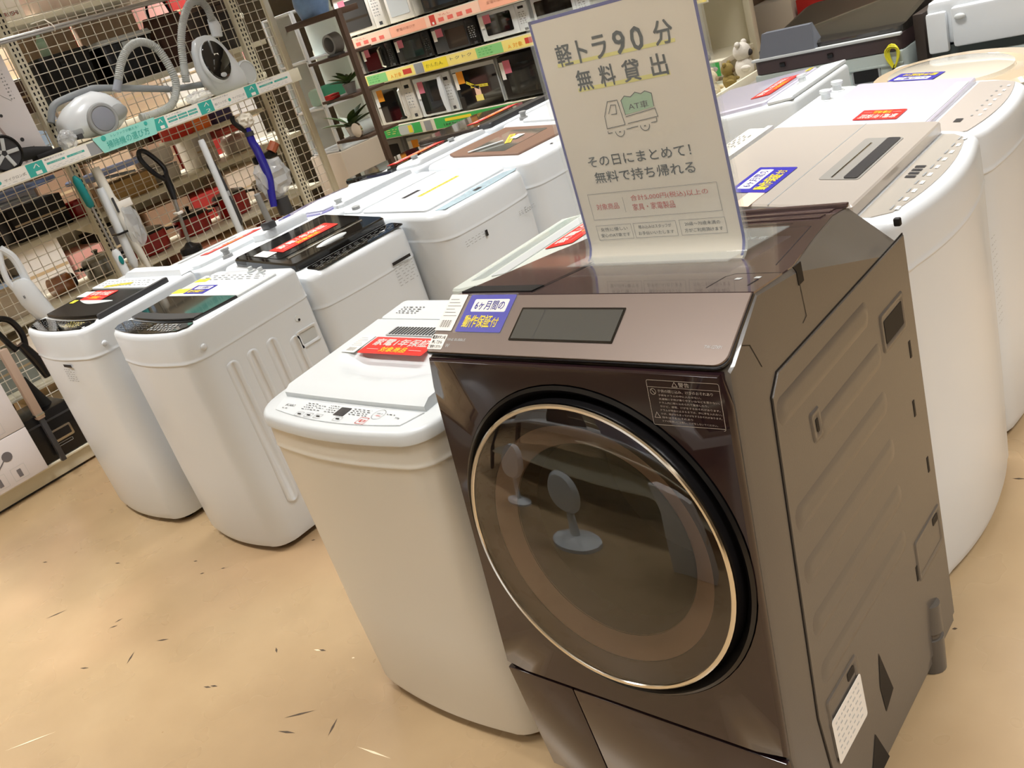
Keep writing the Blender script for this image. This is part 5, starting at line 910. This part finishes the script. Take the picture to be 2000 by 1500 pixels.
# ------------------------------------------------------------------ microwave shelves
YM = 4.8
def uX(u, v): return at(u, v, 1, YM).x
def mw_unit():
    x0, x1 = -6.1, -2.72; r = thing('microwave_shelving', 'cream shelving run holding the microwave ovens, with orange, yellow and green strips', 'shelf', (-4.3, YM, 0)); T = Matrix.Translation((4.3, -YM, 0))
    MB().box(x0, x1, YM + .45, YM + .47, 0, 2.4, SHELF, 0, T).build('back_panel', r)
    for z in (.45, .815, 1.21, 1.485, 1.84): MB().box(x0, x1, YM, YM + .45, z - .03, z, SHELF, .002, T).build('board', r)
    for x in (x0, -4.75, x1): MB().box(x - .02, x + .02, YM + .40, YM + .449, 0, 2.4, SHELF, .002, T).build('upright', r)
    for x in (-4.75,): MB().box(x - .02, x + .02, YM + .02, YM + .06, 0, .42, DGREY, .002, T).build('leg', r)
    MO, MY, MG = [T @ frame((0, YM - .006, dz), (1, 0, 0), (0, 0, 1)) for dz in (.03, .02, -.03)]; M = MO
    for z0, z1 in ((.735, .815), (1.135, 1.21), (1.408, 1.485)): MB().box(x0, x1, YM - .005, YM, z0 - .003, z1 + .003, SHELF, 0, T).build('price_rail', r)
    def seg(nm, x0, x1, z0, z1, m_, fn):
        mb = MB().quad(x0, x1, z0, z1, m_, M); fn(mb, x0, x1); mb.build(nm, r, recalc=False)
    def orange(mb, a, b_):
        L = b_ - a; mb.quad(a, a + L * .42, 1.382, 1.452, mat('salmon_print', (246, 178, 148), .6), M, .0004); mb.text('家電の選び方', a + L * .08, a + L * .3, 1.41, 1.43, REDI, M)
        mb.rrect(a + L * .47, a + L * .53, 1.385, 1.45, .003, REDI, M, .0004, .0008).text('1', a + L * .49, a + L * .51, 1.39, 1.405, CARD, M, 0, .0012)
        for k in range(4): mb.quad(a + L * (.56 + k * .1), a + L * (.62 + k * .1), 1.395, 1.42, mat('coral_print', (232, 112, 98), .6), M, .0006)
        mb.text('でんし', a + L * .57, a + L * .7, 1.43, 1.442, REDI, M)
    for a, b_ in ((-6.08, -5.2), (-5.2, -4.32), (-4.32, -3.5), (-3.5, -2.73)): seg('orange_guide_strip', a + .003, b_, 1.382, 1.452, PEACH, orange)
    M = MY
    def yel(mb, a, b_):
        L = b_ - a; mb.quad(a, a + L * .22, 1.118, 1.187, YELT, M, .0004).text('かんたん', a + L * .02, a + L * .18, 1.14, 1.165, GINK, M); mb.quad(a + L * .48, a + L * .7, 1.12, 1.185, mat('leaf_print', (140, 206, 130), .6), M, .0004)
        mb.text('トクトク', a + L * .25, a + L * .44, 1.15, 1.17, GINK, M); mb.text('A 対象', a + L * .74, a + L * .86, 1.13, 1.16, ORNG, M).quad(a + L * .88, a + L * .97, 1.135, 1.17, REDI, M, .0006); marks(mb, M, a + L * .5, a + L * .62, 1.13, 1.18, 3, 3, GREEN, 3, .003)
    for a, b_ in ((-6.08, -5.08), (-4.98, -3.9), (-3.85, -2.73)): seg('yellow_guide_strip', a, b_, 1.118, 1.187, YPALE, yel)
    M = MG
    def grn(mb, a, b_):
        L = b_ - a; mb.rrect(a + L * .1, a + L * .34, .81, .83, .004, YELT, M, .0004, .0008).rrect(a + L * .37, a + L * .48, .8, .82, .004, YELT, M, .0004, .0008); mb.text('LINE友だち募集中', a + L * .08, a + L * .36, .778, .8, CARD, M, .01)
        marks(mb, M, a + L * .56, a + L * .7, .785, .83, 2, 3, YPALE, 5, .004); mb.rrect(a + L * .72, a + L * .9, .77, .84, .02, mat('grey_panel_print', (196, 200, 190), .6), M, .0004, .0008).quad(a + L * .84, a + L * .89, .778, .832, YELT, M, .0012)
    for a, b_ in ((-6.08, -5.2), (-5.05, -3.95), (-3.9, -2.73)): seg('green_guide_strip', a, b_, .768, .843, GREEN, grn)
    MB().box(-5.07, -4.99, YM - .008, YM - .006, 1.138, 1.207, GREYP, 0, T).box(-5.16, -5.09, YM - .008, YM - .006, .74, .81, GREYP, 0, T).build('rail_clip', r)
mw_unit()
def microwave(lab, x0, x1, z, h, body, glass=BGLASS, win=(.06, .7, .14, .86), handle=None, tagc=PINKT, frame_m=None, panel_m=None, y=YM + .03, curve=False, d=.36, extra=None):
    w_ = x1 - x0; r = thing('microwave_oven', lab, 'microwave', ((x0 + x1) / 2, y, z + .001)); MB().box(-w_ / 2, w_ / 2, .02, d, .012, h, body, .008).build('body', r)
    for fx in (-w_ / 2 + .04, w_ / 2 - .04): MB().box(fx - .015, fx + .015, .05, .08, 0, .013, BLACK).build('foot', r)
    dw = w_ * (.76 if win[1] < .76 else .98); M = frame((-w_ / 2, 0, 0), (1, 0, 0), (0, 0, 1))
    dr = MB().box(-w_ / 2 + .002, -w_ / 2 + dw, 0, .022, .014, h - .002, frame_m or body, .005).build('door', r)
    MB().rrect(w_ * win[0], w_ * win[1], h * win[2], h * win[3], .01, glass, M, 0, .002).build('window', dr)
    if dw < w_ * .9:
        p = MB().box(-w_ / 2 + dw + .002, w_ / 2 - .001, 0, .022, .014, h - .002, panel_m or body, .004).build('control_panel', r)
        mb = MB().quad(w_ * .82, w_ * .93, h * .8, h * .88, BLACK, M, .0008); marks(mb, M, w_ * .81, w_ * .95, h * .3, h * .72, 2, 6, GREYP if body is not BLACK else DGREY, 4, .006); mb.quad(w_ * .86, w_ * .93, h * .1, h * .18, DGREY, M, .0012); mb.build('panel_print', p, recalc=False)
    if curve: MB().prism([(w_ * .72, h * .06), (w_ * .78, h * .06), (w_ * .80, h * .94), (w_ * .72, h * .94), (w_ * .685, h * .75), (w_ * .67, h * .5), (w_ * .685, h * .25)], .001, .02, frame_m or body, M, bev=.004).build('curved_grip', dr)
    if handle: MB().tube([(-w_ / 2 + w_ * handle[0], -.001, h * .15), (-w_ / 2 + w_ * handle[0], -.025, h * .2), (-w_ / 2 + w_ * handle[0], -.025, h * .8), (-w_ / 2 + w_ * handle[0], -.001, h * .85)], .009, handle[1], 8).build('door_handle', dr)
    if tagc: MB().quad(w_ * .03, w_ * .11, h * .5, h * .88, CARD, M, .0035).quad(w_ * .11, w_ * .26, h * .62, h * .9, tagc, M, .003).build('price_tag', r, recalc=False)
    return r
SIL = mat('silver_metallic', (172, 170, 166), .3, metal=.5); OFFW = mat('off_white', (224, 220, 212), .35)
microwave('off-white microwave half hidden by the brown post, on the orange-strip shelf', -6.06, -5.76, 1.486, .25, OFFW, frame_m=OFFW, glass=LGREY, win=(.3, .7, .3, .7), tagc=None)
microwave('white microwave with a dark square window, on the orange-strip shelf right of the brown post', -5.73, -5.24, 1.486, .29, OFFW, BGLASS)
microwave('small white oven with a pale grey window at the middle of the orange-strip shelf', -5.2, -4.95, 1.486, .26, OFFW, LGREY, win=(.12, .9, .2, .85), tagc=None)
microwave('black microwave on the orange-strip shelf, its front just under the picture top', -4.85, -4.42, 1.486, .27, BLACK, tagc=None); microwave('black microwave on the orange-strip shelf next to the blue-edged sign', -4.36, -3.95, 1.486, .27, BLACK, tagc=None)
microwave('silver microwave with two upright bars, behind the brown post on the yellow-strip shelf', -6.02, -5.63, 1.211, .19, SIL, GREYP, win=(.1, .6, .2, .85), handle=(.66, CHROME), tagc=PINKT)
microwave('black microwave with a wide chrome handle on the yellow-strip shelf', -5.61, -5.26, 1.211, .19, BLACK, win=(.05, .55, .1, .9), handle=(.62, CHROME))
microwave('plain black microwave in the middle of the yellow-strip shelf', -5.24, -4.87, 1.211, .19, BLACK, SMOKE, win=(.2, .74, .2, .8)); microwave('dark grey microwave with a silver grip line on the yellow-strip shelf', -4.85, -4.42, 1.211, .19, DGREY, SMOKE, win=(.3, .74, .15, .8), panel_m=BLACK)
microwave('white microwave with a black square window at the right of the yellow-strip shelf', -4.40, -3.97, 1.211, .19, WHITE, BGLASS, win=(.12, .66, .22, .86)); microwave('white microwave beside the sign edge on the yellow-strip shelf', -3.94, -3.5, 1.211, .19, WHITE, BGLASS, tagc=None)
microwave('beige microwave with a dark window, behind the brown post on the green-strip shelf', -6.06, -5.66, .816, .3, OFFW, SMOKE, win=(.05, .72, .1, .9))
microwave('cream microwave with an upright cream handle on the green-strip shelf', -5.64, -5.2, .816, .3, OFFW, BGLASS, win=(.1, .66, .1, .88), handle=(.71, OFFW), tagc=ORNG)
microwave('white microwave with a curved control side on the green-strip shelf', -5.18, -4.8, .816, .29, WHITE, BGLASS, win=(.1, .66, .1, .88), curve=True)
r = microwave('black microwave crossed with yellow tape on the green-strip shelf', -4.78, -4.36, .816, .295, LGREY, BGLASS, win=(.02, .97, .03, .9), tagc=ORNG)
for a, w1 in ((-.12, .12), (.3, .16)): yellow_tape(r, Matrix.Translation((-.02, -.006, .15)) @ Matrix.Rotation(PI / 2, 4, 'X') @ Matrix.Rotation(a - .35, 4, 'Z') @ Matrix.Translation((.04 if a > 0 else -.02, 0, 0)), w1, .018)
MB().box(-.03, .02, -.006, -.004, .07, .15, PEACH).box(-.04, .03, -.0065, -.006, .05, .09, YPALE).build('notice', r)
microwave('plain black microwave left of the sign on the green-strip shelf', -4.34, -3.93, .816, .295, BLACK, SMOKE, win=(.15, .76, .15, .8)); microwave('black microwave behind the sign on the green-strip shelf', -3.9, -3.45, .816, .295, BLACK, SMOKE, tagc=None)
microwave('large dark oven with an open-looking front, under the green strip by the brown post', -6.0, -5.5, .451, .27, GREYP, MBLACK, win=(.1, .9, .1, .85), tagc=ORNG); microwave('large grey oven under the green strip, right of the dark one', -5.45, -4.95, .451, .26, LGREY, BLACK, win=(.15, .9, .15, .7), tagc=ORNG)
microwave('large black oven under the green strip beyond the brown-lidded washer', -4.65, -4.15, .451, .27, SIL, BLACK, win=(.1, .9, .15, .8), tagc=None)
# ------------------------------------------------------------------ brown display rack between mesh and microwaves
def rack():
    x0, x1, y0, y1 = -5.06, -4.56, 3.86, 4.16; r = thing('display_rack', 'dark brown display rack with thin shelves at the end of the wire mesh', 'shelf', (-4.8, 4.0, 0)); T = Matrix.Translation((4.8, -4.0, 0))
    MB().box(x1 - .035, x1, y0, y0 + .035, 0, 1.69, BROWN, .003, T).build('post', r)
    MB().box(x0 - .03, x1 - .036, y0, y0 + .2, 1.655, 1.69, BROWN, .003, T).build('shelf_board', r)
    for z in (1.44, 1.2, .94): MB().box(x0 + .031, x1 - .15, y0 + .02, y1, z - .018, z, BROWN, .003, T).build('shelf_board', r)
rack()
r = thing('desk_fan', 'grey plastic fan head lying on the upper middle shelf of the brown rack', 'fan', (-4.85, 3.98, 1.441)); MB().cyl((0, -.03, .07), (0, .04, .07), .06, .065, GREYP, 24).cyl((0, -.035, .07), (0, -.03, .07), .03, .045, DGREY, 20).build('housing', r); MB().lathe([(.06, 0), (.055, .012), (.015, .016)], DGREY, 20).build('base', r)
LEAF = mat('leaf_green', (74, 98, 50), .5, var=.3, vscale=8)
def plant(lab, loc, n, L, seed, potc):
    r = thing('potted_plant', lab, 'plant', loc); rn = random.Random(seed); MB().lathe([(.03, 0), (.042, .06), (.045, .065), (.04, .062), (.03, .05)], potc, 18).build('pot', r); mb = MB()
    for k in range(n):
        a = rn.uniform(0, 2 * PI); l = L * rn.uniform(.6, 1); el = rn.uniform(.5, 1.2); w_ = l * .16; V = []
        for i in range(7):
            t = i / 6; d_ = l * t * math.cos(el * (1 - .5 * t)); z = .06 + l * math.sin(el) * t - .5 * l * t * t * .6; ww = w_ * math.sin(PI * (t * .92 + .04)); V += [(d_ * math.cos(a) - ww * math.sin(a), d_ * math.sin(a) + ww * math.cos(a), z), (d_ * math.cos(a), d_ * math.sin(a), z - ww * .4), (d_ * math.cos(a) + ww * math.sin(a), d_ * math.sin(a) - ww * math.cos(a), z)]
        mb.add(V, [(3 * i + j, 3 * i + j + 1, 3 * i + j + 4, 3 * i + j + 3) for i in range(6) for j in (0, 1)], LEAF)
    mb.build('leaves', r, recalc=False)
plant('leafy green plant in a grey pot on the middle shelf of the brown rack', (-4.83, 3.98, 1.201), 16, .15, 3, GREYP); plant('green plant in a white pot on the lowest shelf of the brown rack', (-4.95, 3.98, .941), 14, .2, 5, CARD)
r = thing('glass_canister', 'clear glass canister lying on the lowest shelf of the brown rack', 'jar', (-4.8, 3.96, .941 + .045)); MB().cyl((0, -.06, 0), (0, .06, 0), .044, .044, mat('clear_glass', (220, 228, 226), .05, alpha=.4, coat=1), 24).build('glass', r); MB().cyl((0, -.075, 0), (0, -.06, 0), .046, .046, CHROME, 24).build('lid', r)
carton('small red and white packet on the middle shelf of the brown rack', -4.93, 3.9, 1.201, .06, .08, .03, (190, 44, 40), name='packet')
r = thing('standing_cabinet', 'pale beige cabinet standing between the brown rack and the microwaves', 'cabinet', (-5.56, 4.35, 0)); MB().box(-.18, .18, -.2, .2, .02, .82, mat('beige_cabinet', (206, 194, 178), .5), .008).build('body', r); MB().box(-.004, .004, -.2015, -.2, .03, .8, GINK).build('door_gap', r)  # plain beige cabinet with a door gap, not a refrigerator
r = thing('wrapped_bundle', 'blue and white wrapped bundle on top of the brown rack', 'bundle', (-4.9, 3.97, 1.691)); MB().tube([(0, 0, 0), (0, 0, .08), (.02, 0, .3)], [.09, .11, .09], mat('blue_wrap', (120, 150, 190), .5, var=.4, vscale=14, bump=1), 14).build('bundle', r)
r = thing('hanging_sign', 'purple and white printed card standing on the microwave shelving top left', 'sign', (-5.7, YM + .02, 1.841)); MB().box(-.25, .25, 0, .01, 0, .2, mat('purple_card', (110, 96, 190), .6)).build('card', r)
# ------------------------------------------------------------------ washers seen from behind and the far right
GG = mat('zinc_grey_back', (176, 186, 182), .35, metal=.2)
def back_p():
    r = thing('drum_washing_machine', 'drum washer turned away, grey-green metal back with dark plum top and yellow cord', 'washing machine', (-1.72, 3.85, 0)); w_ = .318; r.scale.z = .97
    MB().box(-w_, w_, 0, .62, .03, .905, GG, .012).build('cabinet', r); MB().box(-w_ + .003, w_ - .003, -.008, .015, .85, .86, GG, .003).build('back_bead', r)
    tp = MB().loft([[(x, y, z) for x, y in rect(-w_ + i, w_ - i, .0 + i, .64, .03)] for z, i in ((.906, .004), (.965, .004))], mat('plum_dark_band', (66, 52, 52), .35)).loft([[(x, y, z + (y * .14 if k else 0)) for x, y in rect(-w_ + i, w_ - i, .03 + i, .63, .05)] for k, (z, i) in enumerate(((.966, .004), (.985, .004), (.99, .02)))], mat('dark_top', (48, 46, 42), .12, coat=.8)).build('top_cover', r, sharp=40)
    MB().box(-w_, w_, -.004, .02, .963, .975, LGREY, .003).build('trim_bar', r)
    MB().loft([[(-.28, .0, .975), (-.03, .0, .975), (-.03, .1, .975), (-.28, .1, .975)], [(-.26, .02, 1.075), (-.045, .02, 1.075), (-.05, .06, 1.075), (-.255, .06, 1.075)]], mat('slate_box', (104, 108, 116), .4)).build('duct_cover', r)
    for x0, x1, z0, z1 in ((-.3, -.22, .78, .83), (.115, .215, .80, .85)):
        M = frame((0, -.0005, 0), (1, 0, 0), (0, 0, 1)); MB().rrect(x0 - .008, x1 + .008, z0 - .006, z1 + .006, .008, GREYP, M, 0, .004).rrect(x0, x1, z0, z1, .005, HOLE, M, .003, .005).build('carry_recess', r)
    for x in (-.18, .03): MB().box(x - .012, x + .012, -.006, .002, .925, .945, BLACK, .003).build('screw_cover', r)
    for x in (-.05, .0): MB().tube([(x, -.004, .82), (x + .006, -.02, .835), (x + .003, -.004, .85)], .004, BLACK, 6).build('wire_hook', r)
    YC = mat('yellow_cord', (214, 206, 50), .4); mb = MB()
    for k in range(5):
        q = 2 * PI / 24; mb.tube([(.285 + (.016 + .003 * k) * math.sin(2 * t * q), -.012 - .003 * k, .84 + (.085 + .006 * (k % 3)) * math.cos(t * q)) for t in range(25)], .0035, YC, 6)
    mb.build('coiled_cord', r); MB().tube([(.285, -.015, .83), (.285, -.03, .84), (.285, -.015, .85)], .006, BLACK, 6).build('cable_tie', r)
back_p()
r = thing('dark_panel', 'dark brown narrow panel filling the gap between the two washers seen from behind', 'cabinet', (-1.36, 4.05, 0)); MB().box(-.02, .02, -.12, .3, 0, .985, mat('umber_panel', (50, 40, 34), .5), .003).build('panel', r)  # narrow dark panel that fills the gap between both washers
def back_q():
    r = thing('drum_washing_machine', 'white drum washer turned away, with stepped white rear cover, at the top right', 'washing machine', (-.985, 3.85, 0)); w_ = .325
    MB().box(-w_, w_, 0, .62, .03, .82, GG, .012).build('cabinet', r); MB().box(-w_ + .01, w_ - .01, .012, .6, .82, .86, mat('green_black_gap', (52, 60, 58), .5)).build('rear_gap', r)
    MB().box(-w_, w_, .012, .64, .86, 1.03, WHITE, .03).build('top_cover', r); MB().box(-w_ + .005, -w_ + .08, -.008, .02, .84, .99, WHITE, .01).box(-w_ + .1, w_, -.022, .02, .855, 1.0, WHITE, .012).build('rear_cover', r)
    MB().ball((-.19, -.03, .965), (.02, .012, .012), LGREY).build('hose_elbow', r)
back_q()
# low counter with plush toys and clutter on the far right side
def gond():
    r = thing('low_gondola', 'low cream gondola with a price rail, holding plush toys left of the turned-away washer', 'shelf', (-2.65, 4.45, 0)); MB().box(-.2, .24, -.33, .3, .0, .70, mat('tan_panel', (186, 160, 128), .6), .004).build('cabinet', r)
    MB().box(-.2, .25, -.33, .3, .70, .72, SHELF, .004).build('board', r); MB().box(.245, .262, -.33, .3, .69, .775, SHELF, .006).build('rail', r); M = frame((.2625, 0, 0), (0, 1, 0), (0, 0, 1)); mb = MB().quad(-.31, .28, .7, .735, CARD, M); marks(mb, M, -.28, .26, .708, .728, 12, 1, GREYP, 3, .008); mb.build('price_strip', r, recalc=False)
gond()
def plush(lab, loc, s_, c, c2):
    r = thing('plush_toy', lab, 'plush toy', loc); m_ = mat('plush_%d' % c[0], c, .95, bump=1, bscale=150); m2 = mat('plush_%d' % c2[0], c2, .95)
    MB().ball((0, 0, s_ * .5), (s_ * .42, s_ * .42, s_ * .5), m_).build('body', r); hd = MB().ball((0, 0, s_ * 1.2), s_ * .4, m_).build('head', r)
    for k in (-1, 1): MB().ball((0, k * s_ * .3, s_ * 1.55), s_ * .13, m_).build('ear', hd); MB().ball((s_ * .25, k * s_ * .38, s_ * .55), (s_ * .25, s_ * .12, s_ * .12), m_).build('arm', r)
    MB().ball((s_ * .35, 0, s_ * 1.12), s_ * .14, m2).build('muzzle', hd)
plush('brown and orange plush toy on the low gondola', (-2.75, 4.5, .721), .1, (150, 92, 46), (60, 40, 30)); plush('cream plush toy sitting at the front of the low gondola', (-2.5, 4.28, .721), .09, (212, 196, 156), (160, 130, 90)); plush('white plush toy with a dark nose behind the cream one', (-2.51, 4.66, .721), .12, (206, 200, 190), (50, 46, 44)); plush('olive plush toy next to the grey-backed washer', (-2.5, 4.46, .721), .085, (130, 112, 60), (90, 70, 40)); plush('small dark brown plush toy close to the sign', (-2.7, 4.19, .721), .1, (72, 58, 48), (120, 100, 80))
r = far_gondola('shelving_unit', 'cream shelving run against the back of the shop, right of the microwaves', -3.4, 1.5, 5.6, 6.1, (.3, .7, 1.3), 1)
for x, c, h, lb, w_ in ((-3.1, (150, 130, 110), .3, 'dull brown box', .3), (-2.78, (216, 206, 190), .26, 'cream box', .26), (-2.52, (186, 40, 34), .24, 'dark red box', .2), (-2.32, (120, 70, 40), .22, 'chestnut box', .16)): carton(lb + ' on the middle board at the back, just right of the microwave shelves', x, 5.78, .7, w_, .34, h, c)
for x, c, h, lb, z in ((-2.0, (204, 60, 44), .2, 'red box', .7), (-1.6, (232, 190, 196), .22, 'pink box', .7), (-1.2, (226, 222, 214), .2, 'white box', .7), (-.8, (226, 222, 214), .24, 'wide white box', .7), (-1.9, (120, 84, 60), .25, 'brown box', .3), (-1.4, (200, 180, 150), .25, 'beige box', .3)): carton(lb + (' on the middle' if z > .5 else ' on the lowest') + ' board at the back right of the shop', x, 5.8, z, .34, .3, h, c)

# ------------------------------------------------------------------ across the aisle in front of the washers (seen mirrored in the round door)
far_gondola('shelving_unit', 'cream shelving run across the front aisle, mirrored in the round door', -3.4, 1.6, -2.5, -2.0, (.3, .75, 1.2, 1.7), 2) if False else None
r = thing('display_table', 'long white display table across the front aisle, mirrored in the round door', 'table', (-2.3, -1.15, 0))
MB().box(-1.5, 1.5, -.35, .35, .66, .7, WHITE, .01).build('tabletop', r); MB().box(-1.45, 1.45, -.3, .3, .2, .22, SHELF, .004).build('lower_shelf', r)
for a in (-1.4, 1.4):
    for c in (-.28, .28): MB().box(a - .03, a + .03, c - .03, c + .03, 0, .66, DGREY, .004).build('leg', r)
for x, lb, c, h, w_ in ((-3.2, 'tall white carton at the left end of the display table', (226, 224, 218), .42, .35), (-2.6, 'dark carton on the display table across the front aisle', (60, 54, 50), .3, .3), (-1.9, 'lavender-grey carton on the display table', (176, 172, 190), .5, .4), (-1.3, 'pale carton at the right end of the display table', (214, 208, 196), .35, .35)):
    carton(lb, x, -1.15, .7, w_, .3, h, c)
r = thing('electric_fan', 'round white fan on the floor left of the floor board across the front aisle', 'fan', (-2.75, -.5, .0)); MB().lathe([(.1, 0), (.1, .012), (.02, .03), (.014, .2)], WHITE, 24).build('base', r)
FMx = frame((0, .02, .32), (1, 0, 0), (0, 0, -1)); MB().lathe([(.14, -.03), (.15, 0), (.14, .03), (.03, .045), (.002, .046)], WHITE, 32, FMx).build('grille', r)
r = thing('electric_fan', 'white fan with a broad round base on the floor in front of the display table', 'fan', (-2.05, -.3, .0)); MB().lathe([(.15, 0), (.15, .02), (.03, .05), (.02, .25)], WHITE, 24).build('base', r); MB().lathe([(.1, -.03), (.12, 0), (.1, .03), (.002, .04)], WHITE, 28, frame((0, .02, .3), (1, 0, 0), (0, 0, -1))).build('grille', r)
r = thing('shelving_unit', 'tall cream shelving run behind the display table across the front aisle', 'shelf', (-1.0, -2.2, 0)); MB().box(-2.2, 2.2, -.25, -.22, 0, 2.1, SHELF).build('back_panel', r)
for z in (.3, .8, 1.3, 1.8): MB().box(-2.2, 2.2, -.22, .2, z - .04, z, SHELF, .003).build('board', r)
for k, (x, c, nm) in enumerate(((-2.4, (70, 64, 60), 'charcoal'), (-1.8, (198, 190, 176), 'cream'), (-1.2, (40, 44, 52), 'navy black'), (-.6, (206, 198, 186), 'pale grey'), (.1, (120, 96, 78), 'brown'), (.7, (80, 84, 96), 'slate'))): carton(nm + ' box on the third board of the shelving facing the display table', x, -2.2, 1.3, .4, .36, .36, c); carton(nm + ' box on the second board of the cream shelving across the front aisle', x + .15, -2.2, .8, .36, .36, .3, c)

plush('grey-white plush toy at the back of the low gondola', (-2.76, 4.66, .721), .13, (172, 166, 158), (70, 66, 62))
r = thing('display_cabinet', 'white framed glass cabinet standing on the beige cabinet behind the brown rack', 'cabinet', (-5.56, 4.35, .822))
MB().box(-.17, .17, .16, .18, 0, .95, mat('pale_mint_panel', (206, 218, 210), .4)).build('back_panel', r)
for x in (-.16, .16): MB().box(x - .012, x + .012, -.18, -.156, 0, .95, WHITE, .002).build('post', r)
for z in (.0, .3, .62, .94): MB().box(-.17, .17, -.18, .16, z, z + .014, WHITE, .002).build('shelf_board', r)
MB().box(-.148, .148, -.178, -.174, .015, .94, CLEAR).build('glass_pane', r)
r = thing('folded_textile', 'folded green cloth on a shelf of the white framed glass cabinet', 'cloth', (-5.52, 4.33, 1.138)); MB().box(-.1, .1, -.1, .1, 0, .12, mat('green_cloth', (72, 150, 118), .9), .03).build('fold', r)

carton('tall white carton on the floor, mirrored at the right of the round door', -1.28, -.42, 0, .34, .2, .5, (226, 224, 222))
